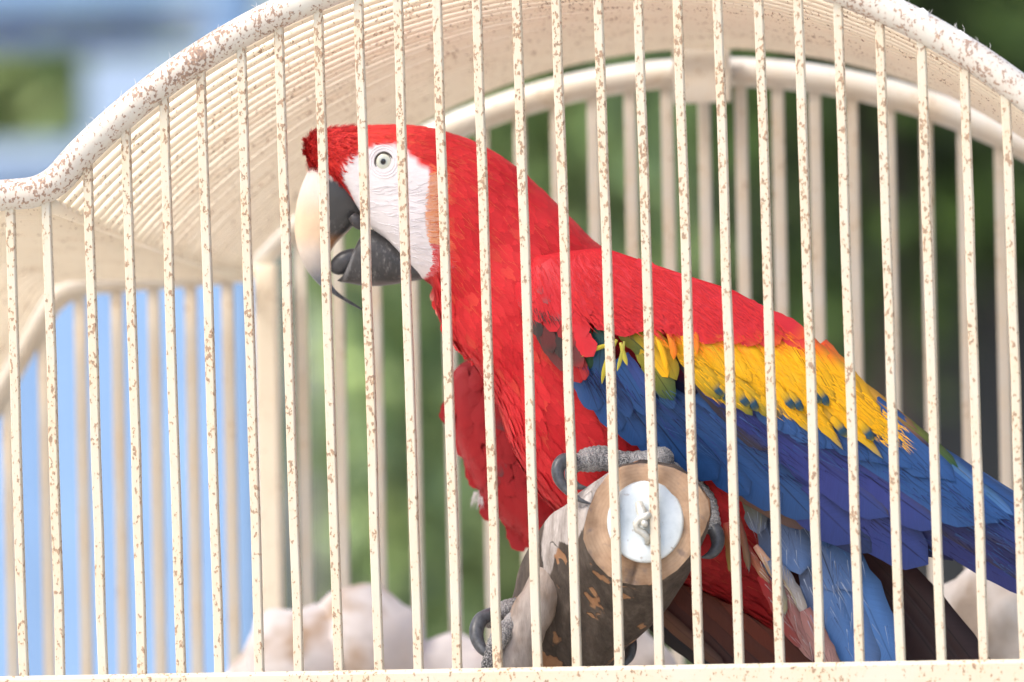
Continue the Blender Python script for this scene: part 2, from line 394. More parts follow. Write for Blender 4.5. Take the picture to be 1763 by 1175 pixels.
# front bars
def top_front(x):
    if x < 78:
        return 346 if x > -262 else 352+(-262-x)*448/258
    if x > 1942:
        return 315 if x < 2282 else 300+(x-2282)*440/258
    return FC[1]-math.sqrt(FR**2-(x-FC[0])**2)+4
x410 = [18.7, 82, 155, 223, 289.7, 355.3, 425, 491.8, 560.6, 629.6, 697.7, 765, 834, 903, 971, 1043.5, 1112, 1180, 1248.8, 1319.6, 1388, 1456, 1527, 1597, 1670, 1740]
x410 = [18.7-68.5*k for k in range(7, 0, -1)]+x410+[1740+70*k for k in range(1, 11)]
for x in x410:
    ln = 0.0315+0.000002*(x-880); yt = top_front(x-ln*410)
    xt = x+ln*(yt-410); yb = 1175; xb = x+ln*(yb-410)
    a, b = P(xt, yt, 0), P(xb, yb, 0); mid = []
    n = max(2, int((b-a).length/0.05)); pts = []
    for k in range(n+1):        # bars are hand straightened: a hair of bend along each
        q = a.lerp(b, k/n); q = q+Vector((random.uniform(-1, 1)*0.00038, random.uniform(-1, 1)*0.0003, 0)); pts.append(q)
    h, c = 0.0031, 0.0007
    sec = [(-h+c, -h), (h-c, -h), (h, -h+c), (h, h-c), (h-c, h), (-h+c, h), (-h, h-c), (-h, -h+c)]
    xv = Vector((1, 0, 0)); yv = Vector((0, 1, 0))
    link('bar', *loft([[p+xv*u+yv*v for u, v in sec] for p in pts]), M_bar, cage, False)
# base rails
def rail(a, b, w, d, name, mat): return link(name, *bar_mesh(a, b, w, d, 0.003), mat, cage, False)
rail(P(-520, 1215, 0.0), P(2570, 1164, 0.0), 0.0335, 0.016, 'base_rail', M_bar)
rail(P(-130, 1240, DEP), P(2640, 1200, DEP), 0.02, 0.016, 'base_rail', M_rear)
# rear bars
for k in range(-22, 22):
    x = 1280+63.6*k; ln = 0.02
    if -150 < x < 2620:
        def top_rear(x):
            if x < 424: return 481 if x > 104 else 483+(104-x)*432/244
            if x > 2054: return 462 if x < 2374 else 452+(x-2374)*428/246
            return RC[1]-math.sqrt(RR**2-(x-RC[0])**2)+4
        yt = top_rear(x-8); xt = x+ln*(yt-410); xb = x+ln*(1205-410)
        link('rear_bar', *bar_mesh(P(xt, yt, DEP), P(xb, 1205, DEP), 0.0088, 0.006), M_rear, cage, False)
# rear post under the left joint and under the right joint
for (x, yt) in ((458, 470), (2020, 470)):
    link('door_post', *bar_mesh(P(x, yt-15, DEP-0.012), P(x+13, 1200, DEP-0.012), 0.017, 0.012, 0.002), M_roof, cage, False)
# plate joining the roof ridge and the rear arch
pa = P(1208, 112, DEP-0.02)
link('ridge_plate', *box((pa.x, DEP-0.0195, pa.z-0.007), (0.042, 0.007, 0.042)), M_rear, cage, False)
# roof bars, one behind another
NB = 34
for k in range(NB):
    y = 0.024+k*(DEP-0.024-0.03)/(NB-1); t = y/DEP; ts = 1-(1-t)**2.9
    jit = random.uniform(-0.0015, 0.0015)
    pts = []
    for i in range(NA+1):
        q = fa[i].lerp(ra[i], ts); q.z += 0.0205*ts**2*math.sin(math.pi*i/NA)**0.7-0.002; q.y = y+jit; pts.append(q)
    link('roof_bar', *sweep(pts, 0.0034, 8), M_roof, cage)
    for F_, R_ in ((fs_l, rs_l), (fs_r, rs_r)):
        q = [F_[i].lerp(R_[i], t) for i in range(3)]
        q = [Vector((v.x, y+jit, v.z)) for v in q]
        link('shoulder_bar', *sweep([q[0], q[0].lerp(q[1], 0.5)]+fillet(q[0], q[1], q[2], 0.02)+[q[2]], 0.0036, 8), M_roof, cage)
for F_, R_, A_, B_ in ((fs_l, rs_l, fa[0], ra[0]), (fs_r, rs_r, fa[-1], ra[-1])):
    link('eave_rod', *sweep([A_+Vector((0, 0.008, -0.008)), B_+Vector((0, -0.008, -0.006))], 0.0055, 10), M_roof, cage)
    link('eave_rod', *sweep([F_[2], R_[2]], 0.008, 10), M_roof, cage)
    for k in range(1, 20):
        t = k/20; link('side_bar', *sweep([F_[2].lerp(R_[2], t), F_[3].lerp(R_[3], t)], 0.0031, 6), M_bar, cage)
zf = P(881, 1200, 0).z-0.012
link('floor_tray', *box((0.14, DEP/2, zf-0.016), (1.16, DEP-0.05, 0.008)), M_rear, cage, False)
for sx in (-0.46, 0.72):
    for sy in (0.02, DEP-0.02):
        link('leg', *bar_mesh((sx, sy, zf-0.035), (sx, sy, 0.0), 0.025, 0.025, 0.002), M_tube, cage, False)

# ------------------------------------------------------------------ perch: a cut log bolted to the front bars
perch = thing('perch_log', 'cut brown log perch bolted to the front bars with a round washer', 'perch')
M_bark2 = None
def bark_mat():
    m, nt, N, L, B = newmat('perch_bark'); g = worldpos(nt)
    at = N.new('ShaderNodeAttribute'); at.attribute_name = 'Col'
    sp = N.new('ShaderNodeSeparateColor'); L.new(at.outputs['Color'], sp.inputs[0])
    n = noise(nt, worldpos(nt, (1.4, 1, 0.4)), 85, 8, 0.72)
    bark = ramp(nt, n, [(0.3, (0.045, 0.034, 0.027)), (0.55, (0.105, 0.080, 0.063)), (0.75, (0.20, 0.16, 0.13))])
    patch = ramp(nt, noise(nt, worldpos(nt, (1, 1, 0.7)), 38, 3), [(0.605, 0.0), (0.62, 1.0)])
    c = mixc(nt, patch, bark, ramp(nt, n, [(0.3, (0.36, 0.17, 0.08)), (0.7, (0.52, 0.29, 0.15))]))
    grain = noise(nt, worldpos(nt, (2.2, 1, 0.6)), 80, 5, 0.7)
    wood = ramp(nt, grain, [(0.3, (0.36, 0.31, 0.28)), (0.6, (0.62, 0.57, 0.54)), (0.75, (0.74, 0.70, 0.68))])
    edge = mathn(nt, 'ADD', sp.outputs[0], mathn(nt, 'MULTIPLY', mathn(nt, 'SUBTRACT', n, 0.5), 0.55))
    c = mixc(nt, ramp(nt, edge, [(0.45, 0.0), (0.58, 1.0)]), c, wood)
    L.new(c, B.inputs['Base Color']); B.inputs['Roughness'].default_value = 0.8
    bump(nt, B, mathn(nt, 'ADD', n, mathn(nt, 'MULTIPLY', patch, -0.6)), 0.9, 0.005); return m
M_bark2 = bark_mat()
def end_mat():
    m, nt, N, L, B = newmat('cut_wood'); g = worldpos(nt)
    c0 = P(1108, 903, 0.01)
    sub = N.new('ShaderNodeVectorMath'); sub.operation = 'SUBTRACT'; L.new(g, sub.inputs[0]); sub.inputs[1].default_value = c0
    ln = N.new('ShaderNodeVectorMath'); ln.operation = 'LENGTH'; L.new(sub.outputs[0], ln.inputs[0])
    n = noise(nt, g, 60, 5, 0.6)
    rr = mathn(nt, 'SINE', mathn(nt, 'ADD', mathn(nt, 'MULTIPLY', ln.outputs['Value'], 2600), mathn(nt, 'MULTIPLY', n, 9)))
    c = ramp(nt, n, [(0.3, (0.26, 0.155, 0.09)), (0.5, (0.40, 0.26, 0.165)), (0.7, (0.50, 0.345, 0.23))])
    c = mixc(nt, ramp(nt, rr, [(0.3, 0.0), (1.0, 0.17)]), c, (0.22, 0.13, 0.08))
    c = mixc(nt, ramp(nt, noise(nt, g, 110, 4), [(0.58, 0.0), (0.68, 0.6)]), c, (0.20, 0.15, 0.14))
    L.new(c, B.inputs['Base Color']); B.inputs['Roughness'].default_value = 0.75
    bump(nt, B, n, 0.4, 0.0015); return m
M_end = end_mat()
out0 = [(1006, 905), (1012, 880), (1026, 845), (1046, 818), (1072, 803), (1102, 798), (1132, 800), (1160, 806), (1185, 818), (1204, 838), (1219, 862), (1222, 885),
        (1214, 912), (1200, 938), (1186, 960), (1166, 982), (1142, 998), (1118, 1007), (1094, 1008), (1070, 1003), (1047, 992), (1027, 972), (1012, 950), (1004, 928)]
out1 = [(975, 910), (975, 880), (1000, 850), (1040, 818), (1072, 800), (1102, 795), (1132, 797), (1160, 803), (1185, 816), (1206, 838), (1221, 863), (1224, 888),
        (1216, 918), (1203, 945), (1188, 972), (1166, 1000), (1142, 1020), (1118, 1032), (1092, 1035), (1062, 1030), (1030, 1012), (1004, 988), (985, 960), (976, 935)]
out2 = [(940, 925), (945, 888), (985, 866), (1035, 838), (1075, 830), (1105, 835), (1135, 842), (1160, 850), (1180, 865), (1192, 885), (1200, 905), (1203, 930),
        (1197, 955), (1185, 985), (1172, 1010), (1150, 1045), (1125, 1072), (1098, 1090), (1066, 1095), (1032, 1085), (1000, 1062), (970, 1030), (948, 995), (938, 960)]
out3 = [(918, 1000), (926, 975), (950, 950), (985, 935), (1020, 930), (1050, 930), (1080, 935), (1105, 945), (1125, 960), (1138, 978), (1146, 1000), (1146, 1022),
        (1138, 1046), (1124, 1072), (1106, 1096), (1088, 1120), (1068, 1142), (1040, 1156), (1010, 1160), (980, 1152), (955, 1134), (934, 1106), (920, 1072), (914, 1035)]
out3 = [(x-18+(-10 if x < 1000 else 0), y) for x, y in out3]
out4 = [(1000+(x-1030)*.9, 1110+(y-1050)*.85) for x, y in out3]
out5 = [(975+(x-1030)*.8, 1140+(y-1050)*.55) for x, y in out3]
logc = spline([np.array(o).ravel() for o in (out0, out1, out2, out3, out4, out5)], 5)
logY = spline([[0.0105], [0.030], [0.062], [0.095], [0.12], [0.14]], 5)
rings, lc = [], []
FACET = [(932, 945), (943, 884), (1000, 845), (1060, 800), (1030, 845), (1012, 880), (1002, 912), (985, 940), (962, 930), (950, 975), (938, 1010)]
for i, (o, yy) in enumerate(zip(logc, logY)):
    r = []; cx, cy = np.mean(o[0::2]), np.mean(o[1::2])
    for k in range(24):
        for h in (0, 1):
            k2 = (k+1) % 24; x = o[2*k]*(1-h*.5)+o[2*k2]*h*.5; y = o[2*k+1]*(1-h*.5)+o[2*k2+1]*h*.5
            s = 1+0.012*math.sin(k*2.7+i*0.35)+0.008*math.sin(k*5.1+i*0.6)
            if i == 0: s = 1
            x, y = cx+(x-cx)*s, cy+(y-cy)*s
            r.append(P(x, y, yy[0])); an = math.degrees(math.atan2(cy-y, x-cx)) % 360
            f = (0.50+.45*smooth(150, 125, an))*smooth(112, 128, an)*(1-smooth(168, 184, an))
            lc.append((smooth(-14, 8, pdist(x, y, FACET))*0.9*(1-smooth(12, 16, i)), 0, 0))
    rings.append(r)
V, F = loft(rings); F = F[:-2]+F[-1:]
link('bark', V, F, M_bark2, perch, True, lc)
# the sawn end, slightly domed, with a drying crack cut into it
e0 = rings[0]; n = len(e0); cc = sum(e0, Vector())/n; V = []; F = []
fr = [1.0, 0.965, 0.85, 0.6, 0.3, 0.05]
for j, f in enumerate(fr):
    for k, p in enumerate(e0):
        q = cc.lerp(p, f)
        q = q+Vector((0, -0.0012*(1-f) - (0.0006 if j else 0) + 0.0007*math.sin(k*1.3+j), 0)) if j else q.copy()
        an = math.atan2(q.z-cc.z, q.x-cc.x)
        if j in (0, 1, 2, 3):
            dd = abs((math.degrees(an)-(-106)+180) % 360-180)
            q.y += 0.011*max(0, 1-dd/6.0) if j else 0.006*max(0, 1-dd/6.0)
        V.append(q)
for j in range(len(fr)-1):
    for k in range(n): F.append((j*n+k, (j+1)*n+k, (j+1)*n+(k+1) % n, j*n+(k+1) % n))
F.append(tuple((len(fr)-1)*n+k for k in range(n)))
link('sawn_end', V, F, M_end, perch)
# washer and its eye bolt
def zinc_mat():
    m, nt, N, L, B = newmat('galvanised_zinc'); g = worldpos(nt)
    n = noise(nt, g, 70, 4, 0.6); c = ramp(nt, n, [(0.3, (0.50, 0.55, 0.57)), (0.6, (0.63, 0.68, 0.70)), (0.8, (0.70, 0.74, 0.75))])
    c = mixc(nt, ramp(nt, noise(nt, g, 210, 3), [(0.66, 0.0), (0.72, 0.7)]), c, (0.33, 0.28, 0.23))
    L.new(c, B.inputs['Base Color']); B.inputs['Roughness'].default_value = 0.45; B.inputs['Metallic'].default_value = 0.25
    bump(nt, B, n, 0.3, 0.001); return m
M_zinc = zinc_mat()
wc = P(1111, 898, 0.0055); NW = 48; R = 0.0268
prof = [(0.003, -0.0006), (0.018, -0.0008), (R-0.0012, -0.0006), (R, 0.0004), (R, 0.0034)]
tilt = Matrix.Rotation(math.radians(-7), 3, 'X') @ Matrix.Rotation(math.radians(5), 3, 'Z')
V = [wc+tilt@Vector((r*math.cos(2*math.pi*k/NW)*0.985, d, r*1.06*math.sin(2*math.pi*k/NW))) for r, d in prof for k in range(NW)]
F = [(j*NW+k, (j+1)*NW+k, (j+1)*NW+(k+1) % NW, j*NW+(k+1) % NW) for j in range(len(prof)-1) for k in range(NW)]
F.append(tuple(range(NW)))
wo = link('washer', V, F, M_zinc, perch)
M_bolt = simple('dull_bolt', (0.50, 0.49, 0.44), 0.5, 0.4, 160, 0.35, 0.3, 0.0006)
mb = MB()
mb.add(sweep([P(1100, 866, .003), P(1104, 880, 0.0), P(1108, 893, -.002), P(1108, 905, -.002)], [7*PX, 9*PX, 8*PX, 6*PX], 10))
mb.add(sweep([P(1120, 884, -.003), P(1112, 890, -.003), P(1102, 893, -.003), P(1095, 902, -.002), P(1097, 912, -.002), P(1108, 918, -.001), P(1116, 926, .0), P(1114, 938, .002)], [5*PX, 7*PX, 6*PX, 6.5*PX, 6*PX, 6.5*PX, 7*PX, 4*PX], 10))
mb.link('wing_nut', M_bolt, perch)
link('bolt', *sweep([P(1110, 902, 0.009), P(1110, 902, -0.006)], 6*PX, 12), M_bolt, perch)
# lower side branch of the perch
def drift_mat0(name, a, b):
    m, nt, N, L, B = newmat(name); n = noise(nt, worldpos(nt, (2, 1, .5)), 90, 6, 0.65); n2 = noise(nt, worldpos(nt), 30, 3)
    c = mixc(nt, ramp(nt, n2, [(0.4, 0.0), (0.6, 1.0)]), ramp(nt, n, [(0.3, tuple(q*.6 for q in a)), (0.7, a)]), ramp(nt, n, [(0.3, tuple(q*.5 for q in b)), (0.7, b)]))
    L.new(c, B.inputs['Base Color']); B.inputs['Roughness'].default_value = 0.85; bump(nt, B, n, 0.6, 0.003); return m
bp = [(965, 960, .082, 26), (935, 1020, .072, 34), (902, 1085, .066, 38), (872, 1150, .062, 42), (835, 1240, .06, 46)]
bp = spline(bp, 5); V, F = sweep([P(a, b, c) for a, b, c, d in bp], [d*PX*(1+0.05*math.sin(i*1.9)) for i, (a, b, c, d) in enumerate(bp)], 20)
link('side_branch', V, F, drift_mat0('weathered_branch', (0.50, 0.43, 0.385), (0.34, 0.25, 0.19)), perch, True, [(0.47+0.12*math.sin(i*.9), 0, 0) for i in range(len(V))])

# ------------------------------------------------------------------ driftwood and stones low in the cage
def drift_mat(name, a, b):
    m, nt, N, L, B = newmat(name)
    n = noise(nt, worldpos(nt), 22, 6, 0.6); n2 = noise(nt, worldpos(nt), 16, 3)
    L.new(mixc(nt, ramp(nt, n2, [(0.50, 0.0), (0.64, 1.0)]), ramp(nt, n, [(0.3, tuple(c*0.75 for c in a)), (0.7, a)]), ramp(nt, n, [(0.3, tuple(c*0.7 for c in b)), (0.7, b)])), B.inputs['Base Color'])
    B.inputs['Roughness'].default_value = 0.8; bump(nt, B, n, 0.5, 0.004); return m
M_drift = drift_mat('driftwood', (0.80, 0.745, 0.73), (0.50, 0.36, 0.26))
M_stone = drift_mat('stone', (0.72, 0.68, 0.63), (0.50, 0.42, 0.34))
def lump(name, label, cat, rows, Y, mat, n=22, knots=()):
    """knobbly piece laid along rows of (px, py, radius px, dY)"""
    o = thing(name, label, cat); rows = spline(rows, 6)
    pts = [P(a, b, Y+d) for a, b, r, d in rows]; V, F = sweep(pts, [max(r, 2)*PX*1.05 for a, b, r, d in rows], n)
    V2 = []
    for i, v in enumerate(V):
        c = pts[min(i//n, len(pts)-1)]; f = 1+0.09*math.sin(v.x*90+v.z*40)+0.09*abs(math.sin(v.z*75+v.x*45+v.y*60+1))+0.05*math.sin(v.x*160-v.z*120)
        V2.append(c+(v-c)*f)
    link('trunk' if cat != 'stone' else 'rock', V2, F, mat, o)
    for (a, b, c, d, r0, r1) in knots:
        link('knot', *sweep([P(a, b, Y-0.01), P((a+c)/2+8, (b+d)/2-4, Y-0.03), P(c, d, Y-0.045)], [r0*PX, (r0+r1)*.55*PX, r1*PX], 14), mat, o)
    return o
lump('driftwood_log', 'pale knobbly driftwood log lying low behind the front bars left of the macaw', 'driftwood',
     [(380, 1215, 20, 0), (425, 1180, 44, 0), (485, 1150, 84, .01), (530, 1140, 100, -.01), (570, 1130, 86, .015), (625, 1112, 100, 0), (665, 1130, 88, .01), (705, 1160, 62, .02), (760, 1165, 70, .02), (840, 1180, 62, .03), (900, 1200, 40, .04)],
     0.47, M_drift)
lump('stone', 'pale stone low beneath the log perch', 'stone', [(900, 1185, 25, 0), (960, 1160, 55, 0), (1040, 1150, 70, 0), (1110, 1165, 60, 0), (1170, 1195, 25, 0)], 0.36, M_stone)
lump('rough_stone', 'rounded pale stone at the right under the wing tips', 'stone', [(1600, 1130, 30, 0), (1640, 1085, 78, 0), (1700, 1080, 104, 0), (1770, 1085, 112, 0), (1840, 1110, 90, 0), (1880, 1140, 40, 0)], 0.33, M_stone)

# ------------------------------------------------------------------ the macaw
macaw = thing('macaw', 'scarlet macaw with white face and blue and yellow wing perched on the log', 'parrot')
RED = lin(206, 36, 44); CROWN = lin(226, 56, 48); DEEP = lin(146, 20, 27); ORANGE = lin(238, 152, 92); WRED = lin(208, 44, 54); WHITE = lin(230, 225, 227)
YEL = lin(244, 182, 16); OLIVE = lin(140, 132, 36); GREEN = lin(38, 78, 50); BLUE = lin(42, 80, 136); VIOLET = lin(50, 60, 128); NAVY = lin(32, 36, 74)
LBLUE = lin(86, 116, 166); SKYB = lin(74, 116, 176); GREYB = lin(104, 114, 138); DARK = lin(62, 54, 54); MAROON = lin(82, 44, 40)
YC = 0.115
# body sections: top x, y, bottom x, y, half depth (cm), depth of centre
BS = [(528, 256, 533, 292, 0.9, .108), (537, 233, 574, 314, 1.7, .108), (570, 221, 607, 342, 2.1, .107), (618, 217, 640, 392, 2.35, .106), (660, 215, 672, 418, 2.6, .105),
      (700, 216, 702, 452, 2.8, .105), (742, 221, 728, 480, 3.0, .105), (790, 235, 748, 494, 3.1, .106), (838, 256, 755, 528, 3.3, .107),
      (886, 288, 768, 562, 3.6, .109), (934, 331, 788, 594, 4.1, .112), (980, 376, 812, 618, 4.7, .115), (1030, 424, 838, 655, 5.2, .118), (1100, 462, 862, 702, 5.5, .12),
      (1180, 492, 882, 762, 5.6, .122), (1250, 525, 925, 842, 5.6, .124), (1300, 570, 985, 905, 5.4, .127), (1340, 640, 1070, 965, 4.9, .13), (1370, 720, 1170, 1000, 4.2, .133),
      (1400, 800, 1255, 1035, 3.2, .136), (1425, 870, 1330, 1080, 2.3, .138), (1440, 930, 1390, 1095, 1.3, .14)]
SUB = 7
bs = spline(BS, SUB); NR = 64
FACE = [(585, 304), (593, 286), (606, 271), (628, 257), (655, 248), (680, 249), (698, 258), (716, 276), (735, 289), (746, 304), (741, 335), (738, 370), (742, 405), (750, 430), (752, 455),
        (741, 474), (728, 481), (712, 474), (690, 441), (668, 419), (645, 400), (624, 399), (617, 372), (609, 345), (598, 325)]
def bodycol(x, y):
    c = mix(CROWN, RED, smooth(600, 900, x+0.3*y-60))
    fd = pdist(x, y, FACE) if (560 < x < 800 and 220 < y < 520) else -99
    if fd > -4: c = mix(c, WHITE, smooth(-2, 2, fd))
    elif fd > -52 and x > 715 and 285 < y < 450: c = mix(ORANGE, c, max(smooth(0, 30, -fd+9*math.sin(y*.9)*math.sin(y*.37)), smooth(395, 440, y), smooth(320, 285, y)*.7))
    if x > 1040 and y > 820: c = mix(c, DEEP, smooth(820, 980, y))  # lower belly deepened downwards, its shade put into the plumage colour
    return c
rings, cols = [], []
for i, (tx, ty, bx, by, b, yc) in enumerate(bs):
    r = []; h = Vector(); T, Bm = P(tx, ty, yc), P(bx, by, yc); mid = (T+Bm)/2; half = (T-Bm)/2
    for k in range(NR):
        a = 2*math.pi*k/NR; ca, sa = math.cos(a), math.sin(a)
        e = 0.88
        ca2 = math.copysign(abs(ca)**e, ca); sa2 = math.copysign(abs(sa)**e, sa)
        r.append(mid + half*ca2 + Vector((0, -b*CM*sa2, 0)))
    rings.append(r)
V, F = loft(rings)
px_body = [toPx(v) for v in V]
# cheek skin swells a little, eye socket dips
EYE = (661, 279)
V2 = []
for v, (x, y) in zip(V, px_body):
    v = v.copy()
    if 560 < x < 780 and 230 < y < 500:
        s = 1 if v.y < 0.107 else -1
        d = math.hypot(x-EYE[0], y-EYE[1])
        if abs(v.y-0.106) > 0.012:
            v.y += s*0.0022*math.exp(-(d/24)**2)
            v.y -= s*0.003*math.exp(-((x-690)/55)**2-((y-400)/50)**2)
    V2.append(v)
V = V2
cols = [bodycol(*toPx(v)) for v in V]
body = link('body', V, F, M_body, macaw, True, cols)
sub = body.modifiers.new('smooth', 'SUBSURF'); sub.levels = 1; sub.render_levels = 1
bvh = BVHTree.FromPolygons([tuple(v) for v in V], F)
def onbody(px, py, default=0.09):
    d = (P(px, py, 0.3)-CAM).normalized(); h = bvh.ray_cast(CAM, d)
    return h[0].y if h[0] else default

# --- loose leaf of plumage: a small curved vane
def vane_grid(nl, nw):
    F = []
    for i in range(nl):
        for j in range(nw):
            a = i*(nw+1)+j; F.append((a, a+1, a+nw+2, a+nw+1))
    return F
def plumage(name, items, parent, mat=None):
    """items: (base point, along, normal, length, width, colour base, colour tip, lift, curl)"""
    mb = MB(); G = vane_grid(4, 2)
    wid = [0.30, 0.80, 1.0, 0.82, 0.16]
    for (p, d, n, L, w, c0, c1, lift, curl) in items:
        s = d.cross(n); V, C, U = [], [], []
        for i in range(5):
            v = i/4
            for j in (-1, 0, 1):
                V.append(p + d*(L*v) + s*(j*w*0.5*wid[i]) + n*(lift*math.sin(v*2.2)*L + (0.06*w if j == 0 else 0) - curl*L*v*v))
                C.append(mix(c0, c1, v)); U.append((0.5+j*0.5, v*0.4+0.1))
        mb.add((V, G), C, U)
        mb.N += [(n+s*(0.22*j)+d*(0.10*(q/4-0.4))).normalized() for q in range(5) for j in (-1, 0, 1)]
    return mb.link(name, mat or M_down, parent, True, 'stuff')
items = []; hairs = []
NSEC = len(bs)
def body_pt(i, k):
    i0 = int(i); f = i-i0; i1 = min(i0+1, NSEC-1); k0 = int(k) % NR; g = k-int(k); k1 = (k0+1) % NR
    A = V[i0*NR+k0].lerp(V[i0*NR+k1], g); B_ = V[i1*NR+k0].lerp(V[i1*NR+k1], g); return A.lerp(B_, f)
WTOP = [(880, 490), (890, 462), (920, 440), (970, 430), (1040, 424), (1100, 444), (1190, 474), (1260, 496), (1310, 524), (1350, 557), (1400, 600), (1450, 640), (1520, 700), (1600, 765), (1700, 845), (1763, 897), (1900, 1010)]
WBOT = [(880, 505), (890, 540), (920, 574), (960, 614), (985, 646), (1010, 692), (1060, 737), (1120, 774), (1170, 804), (1210, 817), (1260, 838), (1330, 875), (1400, 892), (1440, 917), (1500, 952), (1590, 972), (1640, 980), (1763, 1017), (1900, 1075)]
tries = 0
while len(items) < 15000 and tries < 60000:
    tries += 1
    i = random.uniform(0, NSEC-2); k = random.uniform(0, NR)
    p = body_pt(i, k); x, y = toPx(p)
    near = p.y < bs[int(i)][5]
    if near and x > 900 and interp(x, WTOP)+25 < y < interp(x, WBOT)-40: continue
    pa = body_pt(min(i+3, NSEC-1.01), k); pb = body_pt(i, k+1.5); d = (pa-p).normalized(); n = d.cross(pb-p)
    if n.length < 1e-9: continue
    n.normalize()
    ctr = Vector((0, 0, 0)); T = bs[int(i)]
    mid = (P(T[0], T[1], T[5])+P(T[2], T[3], T[5]))/2
    if n.dot(p-mid) < 0: n = -n
    fd = pdist(x, y, FACE) if (560 < x < 800 and 220 < y < 520) else -99
    if fd > -1.5: continue
    if fd > -9 and x > 705 and y > 285: d = (d+Vector((0, 0, random.uniform(-.2, .2)))).normalized()
    tuft = x < 606 and y < 316
    if tuft: continue
    s_ = smooth(600, 1000, x+max(0, y-300)*0.6)
    L = (0.0052 + 0.0125*s_)*random.uniform(0.75, 1.25); w = L*random.uniform(0.42, 0.62)
    lift = 0.025+0.03*random.random(); curl = 0.015
    if tuft:
        L = 0.0062*random.uniform(0.7, 1.2); w = L*0.34; lift = random.uniform(0.25, 0.6); curl = 0.05
        d = (d*0.5+n*0.35+Vector((random.uniform(-.5, .2), random.uniform(-.3, .3), random.uniform(-.6, .5)))).normalized(); d = (d - n*d.dot(n)*0.4).normalized()
    d = (d+d.cross(n)*random.gauss(0, 0.13)).normalized()
    c = bodycol(x, y); pt = .5+.28*math.sin(x*.041+y*.023)+.22*math.sin(x*.017-y*.061+2)+random.gauss(0, .22)
    c = mix(mix(c, DEEP, .30), mix(c, lin(232, 70, 72), .30), pt) if c[1] < .2 else c
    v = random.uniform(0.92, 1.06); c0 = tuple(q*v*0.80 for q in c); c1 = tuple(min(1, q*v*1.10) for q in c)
    if fd > -60 and 715 < x < 820 and 285 < y < 450: c0 = mix(c0, RED, random.random()*.5); c1 = mix(c1, RED, random.random()*.6)
    if random.random() < 0.05: c1 = mix(c1, ORANGE, 0.12)
    if tuft: c0 = mix(c0, DEEP, 0.5)
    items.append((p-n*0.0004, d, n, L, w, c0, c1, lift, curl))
    if len(hairs) < 6000:
        q = p+n*0.0006; hairs.append((q, d, n, L*random.uniform(0.7, 1.3), c1))
for q_ in range(60000):
    if len(items) > 18500: break
    i = random.uniform(0, SUB*3.2); k = random.uniform(0, NR); p = body_pt(i, k); x, y = toPx(p)
    if x > 610 or y > 320 or pdist(x, y, FACE) > 1: continue
    pa = body_pt(i+3, k); pb = body_pt(i, k+1.5); d = (pa-p).normalized(); n = d.cross(pb-p)
    if n.length < 1e-9: continue
    n.normalize(); T = bs[int(i)]; mid = (P(T[0], T[1], T[5])+P(T[2], T[3], T[5]))/2
    if n.dot(p-mid) < 0: n = -n
    cl = math.sin(p.x*900)*math.sin(p.z*760+p.x*300)
    L = random.uniform(.0035, .0062); d2 = (d*(0.75+0.3*cl)+n*(random.uniform(.15, .4)+(.55 if x < 548 else 0))+Vector((0, 0, 0.45*cl))+Vector((random.gauss(0, .16), random.gauss(0, .16), random.gauss(0, .16)))).normalized()
    n2 = (n-d2*n.dot(d2)).normalized(); f = random.uniform(.8, 1.08); c = tuple(q*f for q in mix(RED, CROWN, random.random()))
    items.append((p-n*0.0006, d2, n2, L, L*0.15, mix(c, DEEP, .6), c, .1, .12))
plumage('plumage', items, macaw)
mb = MB()
for (q, d, n, L, c) in hairs:
    s = d.cross(n)*0.00016; e = q+d*L+n*(0.05*L); c = mix(c, ORANGE, random.choice((0, 0.0, 0.15, 0.3)))
    mb.add(([q-s, q+s, e], [(0, 1, 2)]), c, [(0.3, 0), (0.6, 0), (0.5, 0.3)]); mb.N += [n]*3
mb.link('feather_barbs', M_down, macaw, True, 'stuff')
# pale and orange fringe where the bare cheek ends
mb = MB()
edge = [(746, 300), (741, 335), (738, 370), (742, 405), (750, 430), (752, 455), (741, 474)]
for k in range(800):
    t = random.uniform(0, len(edge)-1.001); a, b = edge[int(t)], edge[int(t)+1]; f = t-int(t)
    x = a[0]+(b[0]-a[0])*f+random.uniform(-8, 6); y = a[1]+(b[1]-a[1])*f
    yy = onbody(x, y)-0.0006; ln = random.uniform(9, 34); dy = random.uniform(-6, 4)+(y-380)*0.08
    e = P(x+ln, y+dy, onbody(x+ln, y+dy)-0.0012); q = P(x, y, yy)
    c = mix(ORANGE, WHITE, random.uniform(0, 0.45)) if y < 420 else mix(RED, WHITE, random.uniform(0, 0.3))
    s = Vector((0, 0, 0.00022)); mb.add(([q-s, q+s, e], [(0, 1, 2)]), c, [(0.3, 0), (0.6, 0), (0.5, 0.3)])
mb.link('cheek_fringe', M_down, macaw, True, 'stuff')
# fine dark feather lines and wrinkles raised on the bare cheek
mb = MB()
for k in range(150):
    x0 = random.uniform(612, 730); y0 = random.uniform(318, 466)
    L = random.uniform(10, 34); sl = 0.10+0.55*smooth(380, 470, y0)-0.25*smooth(360, 320, y0); pts = []
    for q in range(5):
        x = x0+L*q/4; y = y0+sl*L*q/4+1.5*math.sin(q*1.4+k)
        if pdist(x, y, FACE) < 4: break
        pts.append(P(x, y, onbody(x, y)-0.00006))
    if len(pts) > 2: mb.add(sweep(pts, [0.0001]+[0.0004]*(len(pts)-2)+[0.0001], 5), lin(230, 225, 227))
mb.link('cheek_wrinkles', M_body, macaw, True, 'stuff')

